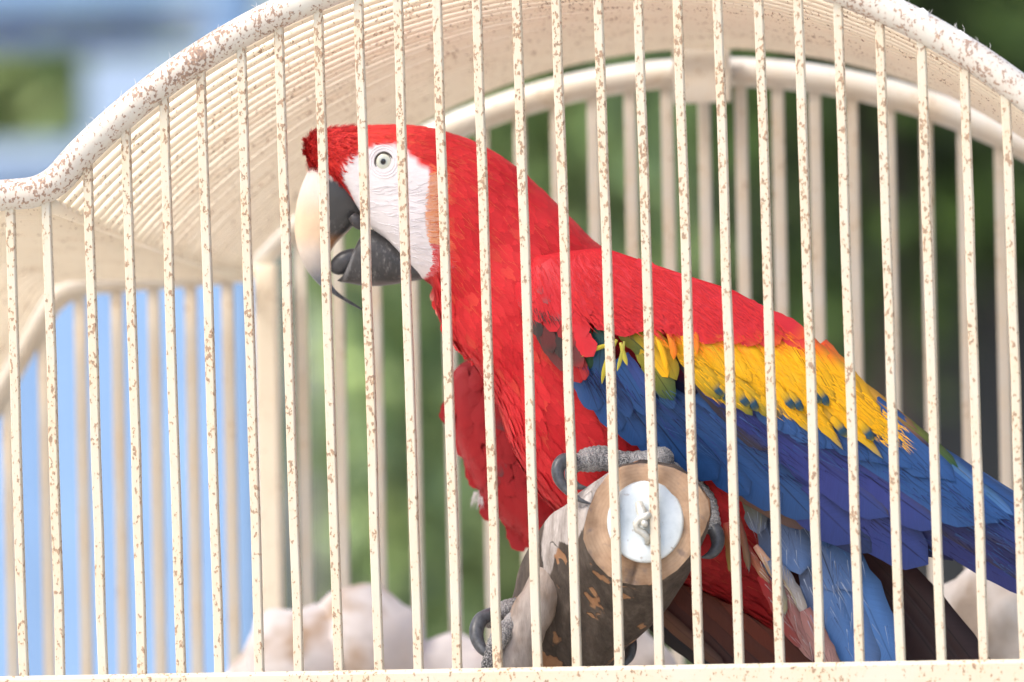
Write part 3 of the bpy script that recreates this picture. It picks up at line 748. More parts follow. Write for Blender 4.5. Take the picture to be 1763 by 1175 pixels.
# --- eye
ey = onbody(*EYE); ec = P(EYE[0], EYE[1], ey+0.0004)
def dome(c, r, h, col0, rings_=8, n=32, sy=1.0):
    V, F, C = [], [], []
    for j in range(rings_+1):
        f = j/rings_
        for k in range(n):
            a = 2*math.pi*k/n; V.append(c+Vector((r*(1-f*0.999)*math.cos(a), -h*math.sqrt(max(0, 1-(1-f)**2)), r*sy*(1-f*0.999)*math.sin(a)))); C.append(col0(1-f))
    for j in range(rings_):
        for k in range(n): F.append((j*n+k, j*n+(k+1) % n, (j+1)*n+(k+1) % n, (j+1)*n+k))
    F.append(tuple(rings_*n+k for k in range(n))); return V, F, C
IR = 14.2*PX
def irc(f):
    if f < 0.34: return (0.006, 0.007, 0.012)
    if f < 0.42: return lin(150, 155, 150)
    if f < 0.90: return mix(lin(196, 202, 194), lin(222, 224, 206), (f-.42)/.48)
    return lin(120, 112, 92)
M_eye = vcol_mat('wet_eye', 0.06, 0.7)
Vv, Ff, Cc = dome(ec, IR, 0.0028, irc, 26, 40, 1.05); link('eye', Vv, Ff, M_eye, macaw, True, Cc)
for (r, t, cc) in ((15.4, 1.3, (84, 78, 72)), (18.0, 1.7, (236, 230, 232)), (22.5, 1.7, (232, 226, 230)), (27, 1.5, (236, 230, 232))):
    pts = []
    for k in range(33):
        a = 2*math.pi*k/32; x, y = EYE[0]+r*math.cos(a), EYE[1]+r*1.05*math.sin(a)
        pts.append(P(x, y, (ey-0.0001 if r < 16 else onbody(x, y, ey)+0.0002)))
    Vt, Ft = sweep(pts, t*PX, 6, False); link('eyelid', Vt, Ft, M_body, macaw, True, [lin(*cc)]*len(Vt))

# --- beak
def horn(name, secs, colf, mat, sub=6, n=40, yc=0.106, e=0.9, extra=None):
    S = spline(secs, sub); R = []; C = []
    for (ax, ay, bx, by, b) in S:
        T, Bq = P(ax, ay, yc), P(bx, by, yc); mid = (T+Bq)/2; half = (T-Bq)/2
        for_ = []
        for k in range(n):
            a = 2*math.pi*k/n; ca = math.copysign(abs(math.cos(a))**e, math.cos(a)); sa = math.copysign(abs(math.sin(a))**e, math.sin(a))
            for_.append(mid+half*ca+Vector((0, -b*CM*sa, 0)))
        R.append(for_)
    Vh, Fh = loft(R); C = [colf(*toPx(v)) for v in Vh]
    return link(name, Vh, Fh, mat, macaw, True, C)
PATCH = [(560, 308), (600, 314), (624, 355), (622, 380), (606, 392), (592, 405), (572, 428), (562, 440)]
def beakcol(x, y):
    c = mix(lin(246, 226, 216), lin(244, 212, 178), smooth(310, 380, y))
    c = mix(c, lin(228, 214, 200), smooth(400, 440, y)); c = mix(c, lin(96, 102, 112), smooth(430, 500, y+0.25*(x-510))); c = mix(c, lin(48, 50, 54), smooth(485, 515, y))
    d = pdist(x, y, PATCH)
    c = mix(c, lin(66, 66, 67), smooth(-3, 2, d))
    if d > 0 and y > 385 and x < 596: c = mix(c, lin(178, 128, 84), smooth(398, 420, y)*0.8)
    return c
horn('upper_mandible', [(560, 262, 630, 360, 1.25), (543, 277, 624, 374, 1.4), (528, 301, 613, 384, 1.45), (514, 340, 597, 401, 1.4), (508, 384, 578, 419, 1.25), (512, 424, 567, 440, 1.02),
     (526, 460, 566, 466, .8), (546, 487, 571, 489, .58), (572, 506, 583, 504, .36), (598, 522, 603, 518, .2), (623, 535, 624, 532, .07)], beakcol, M_beak, 8, 56)
def lowcol(x, y):
    c = lin(64, 63, 64); c = mix(c, lin(120, 112, 112), smooth(482, 490, y)*0.6)
    d = abs((x-597)-(470-y)*0.32); c = mix(c, lin(128, 128, 130), 0.7*(1-smooth(1, 5, d)) if 432 < y < 484 else 0)
    return c
horn('lower_mandible', [(742, 464, 744, 472, .9), (722, 456, 726, 481, 1.25), (700, 436, 706, 485, 1.4), (672, 410, 678, 490, 1.42), (648, 396, 650, 493, 1.38), (628, 400, 624, 492, 1.25), (614, 424, 606, 489, 1.1),
     (605, 450, 594, 487, .85), (596, 470, 586, 486, .6), (588, 479, 581, 484, .3)], lowcol, M_black, 6, 40)
tg = spline([(632, 440, 10), (612, 442, 15), (596, 450, 19), (583, 459, 17), (575, 466, 11), (572, 469, 4)], 5)
link('tongue', *sweep([P(a, b, .1065) for a, b, c in tg], [c*PX for a, b, c in tg], 20), simple('tongue_skin', (0.055, 0.055, 0.06), 0.35, 0, 200, 0.3, 0.3, 0.0006), macaw)
jw = spline([(606, 372, 8), (613, 380, 11), (618, 388, 9), (622, 394, 4)], 4)
Vt, Ft = sweep([P(a, b, .0925) for a, b, c in jw], [c*PX for a, b, c in jw], 12); link('gape', Vt, Ft, M_black, macaw, True, [lin(62, 60, 62)]*len(Vt))

# --- near wing
def wy(px, py):
    """depth of the folded wing's outer surface"""
    yt, yb = interp(px, WTOP), interp(px, WBOT)
    s = 2*(py-yt)/max(8, yb-yt)-1
    base = interp(px, [(880, .088), (893, .070), (925, .056), (1000, .052), (1200, .054), (1400, .060), (1600, .074), (1800, .092)])
    k = interp(px, [(880, .004), (1000, .030), (1300, .034), (1500, .02), (1800, .006)])
    return base + (k*max(0, -s-0.15)**2 if s < 0 else 0.018*s*s*interp(px, [(880, .3), (1200, 1), (1800, .4)]))
def wingcol(x, y): return RED
nx, ny = 70, 22; Vw, Cw = [], []
for i in range(nx+1):
    x = 881+(1640-881)*i/nx
    yt, yb = interp(x, WTOP)+3, interp(x, WBOT)-14
    for j in range(ny+1):
        y = yt+(yb-yt)*j/ny; Vw.append(P(x, y, wy(x, y)+0.0035)); bl = smooth(585, 640, y-(x-1000)*0.12)
        Cw.append(mix(RED, NAVY, bl))
Fw = [(i*(ny+1)+j, i*(ny+1)+j+1, (i+1)*(ny+1)+j+1, (i+1)*(ny+1)+j) for i in range(nx) for j in range(ny)]
nb = len(Vw)      # inner face closes the wing into a solid
Vw += [v+Vector((0, 0.010, 0)) for v in Vw]; Cw += Cw
Fw += [tuple(reversed([q+nb for q in f])) for f in Fw[:nx*ny]]
for i in range(nx):
    for j, s in ((0, 1), (ny, -1)):
        a, b = i*(ny+1)+j, (i+1)*(ny+1)+j; Fw.append((a, b, b+nb, a+nb) if s > 0 else (b, a, a+nb, b+nb))
for j in range(ny): Fw.append((j+1, j, j+nb, j+1+nb)); a = nx*(ny+1)+j; Fw.append((a, a+1, a+1+nb, a+nb))
wing = link('wing', Vw, Fw, M_down, macaw, True, Cw, [(0.3, 0.2)]*len(Vw))

def feather(name, parent, base, tip, width, Yf, off, stops, mat=M_feather, bend=0.0, nl=12, nw=6, cup=0.0012, lift=0.0008, asym=0.0, dark=None, point=0.0, ragged=0.03, soft=0.0):
    """one feather in the wing: spine from base to tip (photo spots at the wing's own depth), lying off metres above the wing"""
    if Yf is wy: off *= 0.75; cup *= 0.75
    bx, by = base; tx, ty = tip; dx, dy = tx-bx, ty-by; L = math.hypot(dx, dy); nxv, nyv = -dy/L, dx/L
    mx, my = (bx+tx)/2+nxv*bend, (by+ty)/2+nyv*bend
    Vf, Cf, Uf = [], [], []; seed = random.random()*99
    for i in range(nl+1):
        v = i/nl; vv = v
        x = bx*(1-v)**2+2*mx*v*(1-v)+tx*v*v; y = by*(1-v)**2+2*my*v*(1-v)+ty*v*v
        gx = 2*(1-v)*(mx-bx)+2*v*(tx-mx); gy = 2*(1-v)*(my-by)+2*v*(ty-my); gl = math.hypot(gx, gy); ax, ay = -gy/gl, gx/gl
        if v < 0.72: w = min(1, 0.55+1.1*v)
        else:
            q = (v-0.72)/0.28; w = math.sqrt(max(0.0, 1-q*q))*(1-point*q)+0.02
        for j in range(nw+1):
            u = 2*j/nw-1; rag = 1+ragged*math.sin(seed+i*2.3+j*5)*abs(u)
            o = u*width*0.5*w*rag*(1+asym*(1 if u > 0 else -1)*0.5)
            X, Y = x+ax*o, y+ay*o
            dep = Yf(X, Y) - off - lift*v*v + cup*(u*u)*w - (0.0003 if abs(u) < 0.01 else 0) + (0.0015*(1-min(1, v*6)))
            Vf.append(P(X, Y, dep))
            c = stops[0][1]
            for (p0, c0), (p1, c1) in zip(stops, stops[1:]):
                if v >= p0: c = mix(c0, c1, (v-p0)/(p1-p0+1e-6))
            if v >= stops[-1][0]: c = stops[-1][1]
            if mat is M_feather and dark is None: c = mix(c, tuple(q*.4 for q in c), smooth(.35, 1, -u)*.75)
            if dark is not None and u*dark > 0.15: c = mix(c, DARK, smooth(0.15, 0.6, u*dark)*0.9)
            Cf.append(c); Uf.append((j/nw, v*(L/110.0)))
    nrm = None
    if soft:
        nrm = []
        for q in Vf:
            X, Y = toPx(q); e = 4.0
            A = P(X+e, Y, Yf(X+e, Y))-P(X-e, Y, Yf(X-e, Y)); B_ = P(X, Y-e, Yf(X, Y-e))-P(X, Y+e, Yf(X, Y+e)); nn = A.cross(B_).normalized()
            if nn.y > 0: nn = -nn
            nrm.append(nn)
        for r_ in range(nl+1):
            for j in range(nw+1):
                u = 2*j/nw-1; q = r_*(nw+1)+j; sd = (Vf[r_*(nw+1)+nw]-Vf[r_*(nw+1)]); sd = sd.normalized() if sd.length > 1e-7 else Vector((0, 0, 0))
                nrm[q] = (nrm[q]+sd*u*(1-soft)*0.8).normalized()
    return link(name, Vf, vane_grid(nl, nw), mat, parent, True, Cf, Uf, None, nrm)

def vary(c, a=0.08):
    f = random.uniform(1-a, 1+a); return tuple(min(1, q*f) for q in c)
# primaries, lowest layer first: base, tip, width, colour near base, colour at tip
prim = [((1400, 800), (1800, 1030), 44, NAVY, VIOLET), ((1420, 790), (1815, 1018), 46, NAVY, VIOLET), ((1430, 780), (1830, 1006), 46, VIOLET, NAVY), ((1440, 765), (1840, 992), 48, BLUE, VIOLET),
        ((1450, 750), (1850, 978), 50, BLUE, VIOLET), ((1460, 738), (1855, 962), 48, BLUE, VIOLET), ((1470, 722), (1850, 945), 44, BLUE, VIOLET), ((1490, 715), (1840, 925), 40, LBLUE, BLUE), ((1520, 720), (1810, 915), 34, BLUE, BLUE)]
for i, (a, b, w, c0, c1) in enumerate(prim):
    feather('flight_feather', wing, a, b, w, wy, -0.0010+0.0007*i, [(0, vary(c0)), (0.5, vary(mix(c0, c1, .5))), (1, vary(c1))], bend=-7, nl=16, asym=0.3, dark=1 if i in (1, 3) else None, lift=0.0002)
# secondaries
sec = [((1330, 760), (1540, 966), 50, NAVY), ((1300, 745), (1598, 972), 92, VIOLET), ((1250, 720), (1500, 952), 74, NAVY), ((1215, 700), (1475, 935), 84, VIOLET), ((1190, 690), (1400, 893), 72, BLUE), ((1150, 680), (1345, 878), 66, BLUE),
       ((1120, 670), (1290, 853), 64, BLUE), ((1080, 655), (1235, 826), 66, BLUE), ((1050, 640), (1195, 812), 62, BLUE), ((1020, 625), (1150, 792), 58, BLUE), ((1000, 612), (1110, 768), 54, BLUE), ((985, 604), (1070, 742), 50, BLUE), ((976, 604), (1030, 708), 44, BLUE)]
for i, (a, b, w, c) in enumerate(sec):
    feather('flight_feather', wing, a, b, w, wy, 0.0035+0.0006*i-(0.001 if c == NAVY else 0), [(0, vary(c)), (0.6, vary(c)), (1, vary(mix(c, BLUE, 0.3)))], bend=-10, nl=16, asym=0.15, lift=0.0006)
# inner violet secondaries with dusky inner vanes
for i, (a, b, w, c, dk) in enumerate([((1165, 600), (1330, 775), 60, VIOLET, 1), ((1190, 640), (1420, 800), 62, VIOLET, -1), ((1230, 670), (1530, 890), 74, VIOLET, -1), ((1300, 700), (1620, 910), 70, VIOLET, -1), ((1350, 700), (1680, 905), 60, BLUE, None), ((1400, 700), (1720, 900), 54, BLUE, None), ((1450, 690), (1740, 895), 44, BLUE, None)]):
    feather('flight_feather', wing, a, b, w, wy, 0.0105+0.0005*i, [(0, vary(c)), (0.7, vary(c)), (1, vary(mix(c, BLUE, 0.35)))], bend=-12, nl=16, asym=0.2, dark=dk, lift=0.0004)
# blue greater coverts below the yellow band
for i in range(13):
    t = i/12; a = (1262+215*t, 625+50*t+random.uniform(-8, 8)); b = (1345+300*t, 742+95*t+random.uniform(-8, 8))
    feather('covert_feather', wing, a, b, 46-8*t, wy, 0.0142+0.0002*(12-i), [(0, vary(BLUE)), (0.7, vary(mix(BLUE, LBLUE, .12))), (1, vary(BLUE))], bend=-6, ragged=0.06)
# upper edge: narrow feathers with yellow rims
for (a, b, w, c0, c1) in [((1430, 625), (1600, 770), 26, YEL, NAVY), ((1470, 660), (1650, 805), 22, OLIVE, GREEN), ((1520, 705), (1700, 850), 20, GREEN, SKYB), ((1600, 770), (1745, 888), 18, GREEN, SKYB), ((1560, 735), (1690, 842), 16, OLIVE, LBLUE)]:
    feather('flight_feather', wing, a, b, w, wy, 0.0135, [(0, c0), (0.6, mix(c0, c1, .6)), (1, c1)], bend=-4)
# yellow band: three rows of coverts with orange bases and blue green tips
def band(n, a0, a1, b0, b1, w, off, c0, c1, c2, j=9, bend=-5):
    for i in range(n):
        t = (n-1-i)/(n-1); a = (a0[0]+(a1[0]-a0[0])*t+random.uniform(-j, j), a0[1]+(a1[1]-a0[1])*t+random.uniform(-j, j)*.6)
        b = (b0[0]+(b1[0]-b0[0])*t+random.uniform(-j, j), b0[1]+(b1[1]-b0[1])*t+random.uniform(-j, j)*.9)
        tipc = random.choice((c2, mix(c1, c2, .5), c1))
        feather('covert_feather', wing, a, b, w*random.uniform(.8, 1.15), wy, off+0.00012*i, [(0, vary(c0)), (0.35, vary(mix(c0, c1, .6))), (0.55, vary(c1)), (0.88, vary(mix(c1, OLIVE, .25))), (1, tipc)], bend=bend+random.uniform(-3, 3), ragged=0.07, point=0.25, nl=10)
YO = lin(240, 128, 22)
yl = []
for i in range(34):
    t = random.random(); v = random.random()**0.8
    yl.append((t, v))
for t, v in [(k/11, 1.0) for k in range(12)]+[(k/9+.03, .72) for k in range(9)]+[(k/8+.05, .42) for k in range(8)]+yl[:12]:
    a = (1150+265*t+random.uniform(-6, 6), 556+40*t*t+random.uniform(-6, 6)); full = (1238+284*t, 692+66*t)
    b = (a[0]+(full[0]-a[0])*(.45+.55*v)+random.uniform(-6, 6), a[1]+(full[1]-a[1])*(.45+.55*v)+random.uniform(-8, 6))
    tipc = mix(mix(GREEN, BLUE, .5), YEL, random.choice((0.05, .3, .6))) if v > .9 else mix(YEL, OLIVE, random.choice((0, .2, .5)))
    yc1 = mix(YEL, OLIVE, .35*smooth(.3, 0, t))
    feather('covert_feather', wing, a, b, random.uniform(34, 48), wy, 0.0172+0.0030*(1-v)+random.uniform(0, .0003), [(0, lin(240, 84, 34)), (0.16, YO), (0.36, vary(yc1, .05)), (0.80, vary(mix(yc1, OLIVE, .2))), (1, tipc)], bend=random.uniform(-9, 0), ragged=0.09, point=0.55, nl=12, cup=.0011, lift=.0004, soft=.45)
for (a, b, w) in [((1400, 640), (1540, 764), 20), ((1415, 640), (1548, 752), 14), ((1370, 640), (1520, 790), 22), ((1330, 630), (1452, 775), 22), ((1290, 620), (1402, 752), 24)]:
    feather('covert_feather', wing, a, b, w, wy, 0.0196, [(0, YEL), (.6, vary(YEL)), (.85, mix(YEL, OLIVE, .5)), (1, mix(OLIVE, LBLUE, .4))], bend=-6, ragged=.1, point=.7, soft=.45, cup=.0008)
for (x, y) in [(1284, 690), (1299, 697), (1362, 694), (1376, 697), (1408, 684), (1421, 688), (1240, 672), (1252, 682), (1330, 706), (1452, 742), (1498, 748)]:
    feather('covert_feather', wing, (x-20, y-24), (x+6, y+12), 15, wy, 0.0222, [(0, vary(YEL, .05)), (.45, mix(YEL, OLIVE, .6)), (.6, mix(GREEN, BLUE, .5)), (.85, mix(NAVY, GREEN, .4)), (1, OLIVE)], bend=-2, nl=8, nw=4, ragged=.1, point=.3, soft=.5, cup=.0006)
for (a, b, w) in [((1205, 625), (1262, 704), 24), ((1190, 632), (1240, 688), 22), ((1225, 640), (1296, 716), 24), ((1262, 650), (1330, 722), 22)]:
    feather('covert_feather', wing, a, b, w, wy, 0.0208, [(0, mix(YEL, OLIVE, .3)), (.6, mix(YEL, OLIVE, .65)), (1, mix(OLIVE, GREEN, .7))], bend=-4, ragged=.1, point=.4, soft=.5, cup=.0008)
# green and olive marginal feathers at the bend, and loose yellow straws
for (a, b, w, c0, c1) in [((1000, 555), (1010, 640), 40, GREEN, GREEN), ((1035, 560), (1030, 650), 40, GREEN, BLUE), ((1060, 560), (1120, 612), 30, OLIVE, GREEN), ((1090, 565), (1150, 650), 34, OLIVE, YEL), ((1120, 560), (1165, 655), 30, YEL, OLIVE),
                          ((1100, 600), (1160, 690), 38, OLIVE, GREEN), ((1125, 620), (1160, 705), 30, GREEN, BLUE), ((1060, 620), (1120, 720), 36, BLUE, BLUE), ((1040, 630), (1085, 720), 30, NAVY, BLUE), ((1075, 610), (1128, 700), 26, lin(60, 74, 140), BLUE)]:
    feather('covert_feather', wing, a, b, w, wy, 0.0150+random.uniform(0, .0012), [(0, c0), (0.5, mix(c0, c1, .4)), (1, c1)], bend=random.uniform(-8, 4), ragged=0.08, point=0.3)
for (a, b, w, c) in [((1058, 592), (1000, 615), 8, lin(196, 180, 50)), ((1062, 585), (1036, 662), 9, lin(188, 176, 60)), ((1068, 590), (1080, 630), 8, lin(190, 180, 70)), ((1075, 588), (1062, 640), 7, lin(176, 170, 70)), ((1150, 575), (1160, 620), 12, YO), ((1195, 560), (1200, 610), 10, YO),
                      ((1172, 570), (1190, 640), 14, YEL), ((1130, 580), (1148, 640), 10, YEL)]:
    feather('covert_feather', wing, a, b, w, wy, 0.0215, [(0, c), (1, c)], bend=random.uniform(-8, 8), nl=8, nw=2, cup=0.0002, point=0.5)
# red lesser coverts in rows from the band up to the shoulder
reds = []
for row in range(9):
    f = row/8; n = 17-int(f*4)
    for i in range(n):
        t = (i+0.5*(row % 2))/(n-1)
        lowx, lowy = 985+t*430, interp(985+t*430, [(985, 520), (1040, 528), (1130, 535), (1200, 548), (1300, 548), (1360, 540), (1420, 600)])
        x = lowx-f*(60+105*(1-t)); yt = interp(x, WTOP); y = lowy+(yt+14-lowy)*f
        if y < yt+8 or x > 1335: continue
        reds.append((x+random.uniform(-5, 5), y+random.uniform(-4, 4), f))
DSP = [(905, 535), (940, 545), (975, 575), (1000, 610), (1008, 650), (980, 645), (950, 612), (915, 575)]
for (x, y, f) in [(905, 478, 1.2), (918, 460, 1.25), (940, 450, 1.25), (900, 500, 1.15), (902, 525, 1.1), (915, 545, 1.05), (935, 560, 1.0), (955, 575, .95), (975, 592, .9), (930, 480, 1.2), (950, 470, 1.2), (925, 505, 1.1), (945, 500, 1.1), (940, 530, 1.05), (962, 525, 1), (965, 550, .95), (985, 565, .9),
                  (915, 520, 1.1), (960, 500, 1.1), (895, 490, 1.2), (975, 480, 1.15), (985, 505, 1.05), (980, 535, 1.0)]:
    reds.append((x, y, f))
for (x, y, f) in sorted(reds, key=lambda q: q[2]):
    top_ = y-interp(x, WTOP) < 30 and x > 1180
    an = math.radians(interp(x, [(890, 78), (950, 62), (1010, 46), (1100, 33), (1200, 33), (1400, 38)])+random.gauss(0, 5)); L = interp(x, [(890, 40), (1000, 60), (1400, 80)])*random.uniform(.85, 1.15)
    b = (x+L*math.cos(an), y+L*math.sin(an)); pt = .5+.3*math.sin(x*.05+y*.03)+random.gauss(0, .25); c = vary(mix(mix(WRED, DEEP, .22), WRED, pt), .04); tipc = vary(mix(WRED, lin(228, 84, 88), .28*max(0, pt)), .04)
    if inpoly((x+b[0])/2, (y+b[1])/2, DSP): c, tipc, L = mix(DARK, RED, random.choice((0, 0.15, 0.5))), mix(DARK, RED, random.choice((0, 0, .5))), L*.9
    elif x < 960 and random.random() < 0.22: tipc = mix(tipc, lin(110, 90, 92), .8)
    if b[1] > 580 and x > 1120: tipc = mix(tipc, YO, .5)
    feather('covert_feather', wing, (x, y), b, L*(0.36 if top_ else 0.60), wy, 0.0212+0.0018*f-(.003 if top_ else 0), [(0, c), (0.7, c), (1, tipc)], M_covert, bend=random.uniform(-3, 3), nl=9, nw=4, cup=0.0004, lift=0.0002, ragged=0.08, point=.3 if c[0] > .4 else .7, soft=.88)
# dusky leading edge feathers
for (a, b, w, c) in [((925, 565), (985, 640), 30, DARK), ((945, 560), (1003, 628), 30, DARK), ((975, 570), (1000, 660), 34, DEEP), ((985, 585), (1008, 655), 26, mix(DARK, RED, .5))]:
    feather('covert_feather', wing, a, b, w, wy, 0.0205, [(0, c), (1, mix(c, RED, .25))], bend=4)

mb = MB()
for k in range(5200):
    x = random.uniform(895, 1560); yt, yb = interp(x, WTOP), interp(x, [(880, 540), (985, 560), (1040, 590), (1150, 600), (1230, 690), (1545, 765), (1600, 790)])
    y = random.uniform(yt+5, max(yt+8, yb)); lo = interp(x, [(985, 545), (1040, 560), (1130, 570), (1200, 585), (1300, 585), (1360, 566), (1420, 600)])
    an = math.radians(interp(x, [(890, 78), (950, 62), (1010, 50), (1100, 38), (1200, 42), (1560, 42)])+random.gauss(0, 7)); L = random.uniform(9, 26)
    x2, y2 = x+L*math.cos(an), y+L*math.sin(an)
    if y < lo or x < 1130:
        if y > lo+6: continue
        c = mix(WRED, CROWN, random.random()*.5); o = .0180
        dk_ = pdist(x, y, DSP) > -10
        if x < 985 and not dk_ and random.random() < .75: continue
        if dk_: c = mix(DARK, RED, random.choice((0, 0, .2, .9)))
    else:
        c = mix(mix(YO, lin(246, 96, 34), random.random()*smooth(50, 0, y-lo)), YEL, smooth(0, 45, y-lo)); o = .0158
        if random.random() < .72: continue
    q, e = P(x, y, wy(x, y)-o), P(x2, y2, wy(x2, y2)-o-.0004); sx = (e-q).cross(Vector((0, 1, 0))).normalized()*0.00032
    nn = Vector((0, -1, 0.15)).normalized()
    t_ = [q-sx, q+sx, e]
    if (t_[1]-t_[0]).cross(t_[2]-t_[0]).y > 0: t_ = [t_[1], t_[0], t_[2]]
    mb.add((t_, [(0, 1, 2)]), vary(c, .06), [(0.3, 0), (0.6, 0), (0.5, 0.3)]); mb.N += [nn]*3
mb.link('covert_barbs', M_down, wing, True, 'stuff')

mb = MB()
for k in range(900):
    x = random.uniform(990, 1740); y0_ = interp(x, [(985, 620), (1120, 660), (1230, 700), (1545, 775), (1740, 890)]); y = random.uniform(y0_, interp(x, WBOT)-14)
    if y < y0_: continue
    an = math.radians(interp(x, [(990, 62), (1100, 48), (1300, 38), (1700, 36)])+random.gauss(0, 8)); L = random.uniform(14, 60)
    x2, y2 = x+L*math.cos(an), y+L*math.sin(an)
    if y2 > interp(x2, WBOT)-8: continue
    c = random.choice((NAVY, NAVY, lin(30, 34, 62), mix(BLUE, LBLUE, .4), BLUE, VIOLET))
    f = smooth(0, 120, y-y0_); o = .0150-.0125*f
    q, e = P(x, y, wy(x, y)-o-.001), P(x2, y2, wy(x2, y2)-o-.001); sx = (e-q).cross(Vector((0, 1, 0))).normalized()*random.uniform(.0001, .00026)
    t_ = [q-sx, q+sx, e]
    if (t_[1]-t_[0]).cross(t_[2]-t_[0]).y > 0: t_ = [t_[1], t_[0], t_[2]]
    mb.add((t_, [(0, 1, 2)]), vary(c, .1), [(0.3, 0), (0.6, 0), (0.5, 0.3)])
mb.link('vane_splits', M_down, wing, True, 'stuff')

# --- far wing hanging beyond the breast
FT = [(764, 700), (770, 655), (785, 632), (812, 615), (850, 605), (900, 620), (950, 660), (1000, 760), (1010, 900)]
fpoly = [(766, 690), (772, 655), (792, 628), (822, 614), (862, 610), (905, 640), (940, 700), (970, 790), (990, 880), (985, 950), (965, 985), (938, 972), (905, 935), (872, 905), (848, 882), (825, 848), (806, 812), (788, 770), (772, 730)]
fc = (870, 780); rings, cols = [], []
fp = [tuple(q) for q in spline(fpoly+fpoly[:1], 4)][:-1]; n = len(fp)
for (s, yy) in ((0.05, .212), (.5, .211), (.85, .206), (1.0, .196), (1.0, .190), (.93, .181), (.75, .174), (.45, .170), (.05, .169)):
    rings.append([P(fc[0]+(x-fc[0])*s, fc[1]+(y-fc[1])*s, yy) for x, y in fp])
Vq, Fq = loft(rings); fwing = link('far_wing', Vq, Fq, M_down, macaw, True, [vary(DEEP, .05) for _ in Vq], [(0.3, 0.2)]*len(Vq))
fb = BVHTree.FromPolygons([tuple(v) for v in Vq], Fq)
def fy(x, y):
    h = fb.ray_cast(CAM, (P(x, y, .3)-CAM).normalized()); return min(h[0].y, 0.19) if h[0] else 0.190
fl = []
for r in range(13):
    for i in range(8):
        y = 628+r*27+random.uniform(-5, 5); x0 = interp(y, [(615, 800), (650, 772), (690, 768), (770, 790), (850, 828), (900, 868), (960, 930), (985, 960)])
        x = x0+9+i*26+13*(r % 2)
        if x < 985: fl.append((x, y))
for i, (x, y) in enumerate(sorted(fl, key=lambda q: -q[1])):
    an = math.radians(interp(y, [(620, 100), (700, 80), (900, 60)])+random.gauss(0, 8)); L = random.uniform(44, 60)
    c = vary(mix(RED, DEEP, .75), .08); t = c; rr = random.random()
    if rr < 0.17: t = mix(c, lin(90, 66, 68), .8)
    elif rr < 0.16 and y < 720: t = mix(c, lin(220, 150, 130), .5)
    feather('covert_feather', fwing, (x, y), (x+L*math.cos(an), y+L*math.sin(an)), L*.56, fy, 0.0006+0.00004*i, [(0, c), (.55, c), (1, t)], M_covert, nl=8, nw=4, cup=.0004, lift=.0004, ragged=.08, point=.3, soft=.85)
# white down at its edge
mb = MB()
for k in range(60):
    x, y = random.uniform(815, 836), random.uniform(842, 862); q = P(x, y, .188); e = P(x+random.uniform(-14, 3), y+random.uniform(2, 22), .186); s = Vector((0.0003, 0, 0))
    mb.add(([q-s, q+s, e], [(0, 1, 2)]), (0.8, .78, .76), [(0.3, 0), (0.6, 0), (0.5, 0.3)])
for k in range(30):
    x, y = random.uniform(768, 776), random.uniform(712, 735); q = P(x, y, .188); e = P(x+random.uniform(-12, 2), y+random.uniform(-8, 10), .186); s = Vector((0.0003, 0, 0))
    mb.add(([q-s, q+s, e], [(0, 1, 2)]), (0.8, .78, .8), [(0.3, 0), (0.6, 0), (0.5, 0.3)])
for k in range(24):
    x, y = random.uniform(880, 888), random.uniform(485, 494); q = P(x, y, .084); e = P(x+random.uniform(-12, -2), y+random.uniform(-8, 3), .086); s = Vector((0.0003, 0, 0))
    mb.add(([q-s, q+s, e], [(0, 1, 2)]), (0.8, .78, .8), [(0.3, 0), (0.6, 0), (0.5, 0.3)])
mb.link('down_tufts', M_down, macaw, True, 'stuff')
# ragged chin and breast edge
for (x, y) in [(744, 492), (748, 505), (752, 520), (757, 535), (763, 548), (770, 560), (778, 572), (788, 582), (800, 592), (812, 602)]:
    for k in range(2):
        feather('breast_feather', macaw, (x+4+random.uniform(0, 14), y-14), (x+random.uniform(-3, 8), y+random.uniform(14, 30)), 13, lambda X, Y: .106, random.uniform(0, .006), [(0, RED), (.6, vary(mix(RED, CROWN, .5))), (1, mix(RED, lin(240, 190, 170), random.choice((0, .4, .7))))], M_covert, nl=6, nw=2, point=.4, ragged=.1)

# --- rump, tail coverts and tail
def yc_(v): return lambda X, Y: v + 0.00004*(X-1400)
tail = link('tail', *sweep([P(1300, 930, .128), P(1380, 1010, .130), P(1470, 1100, .132), P(1520, 1160, .134)], [44*PX, 40*PX, 26*PX, 8*PX], 16), M_body, macaw, True, [MAROON]*(16*4))
for i, (a, b, w) in enumerate([((1462, 900), (1718, 1200), 60), ((1442, 900), (1683, 1190), 80), ((1422, 905), (1648, 1190), 90), ((1410, 910), (1650, 1190), 90), ((1390, 920), (1610, 1190), 84), ((1370, 930), (1560, 1190), 80)]):
    feather('tail_feather', tail, a, b, w, yc_(.140), .0007*(5-i), [(0, lin(74, 44, 42)), (.6, lin(58, 40, 42)), (1, lin(52, 36, 36))], bend=-22, nl=14, cup=.002)
for i, (a, b, w, c) in enumerate([((1110, 960), (1300, 1175), 66, MAROON), ((1135, 970), (1350, 1180), 64, lin(96, 50, 40)), ((1170, 985), (1390, 1180), 56, lin(110, 56, 42)), ((1085, 1040), (1260, 1170), 30, lin(44, 38, 40)), ((1090, 1010), (1250, 1150), 26, lin(120, 84, 66)), ((1225, 1000), (1400, 1150), 48, lin(128, 60, 44)), ((1260, 1000), (1420, 1160), 44, lin(112, 58, 46))]):
    feather('tail_feather', tail, a, b, w, yc_(.152), .001*i, [(0, c), (.5, vary(c)), (1, mix(c, DARK, .4))], bend=8, nl=12)
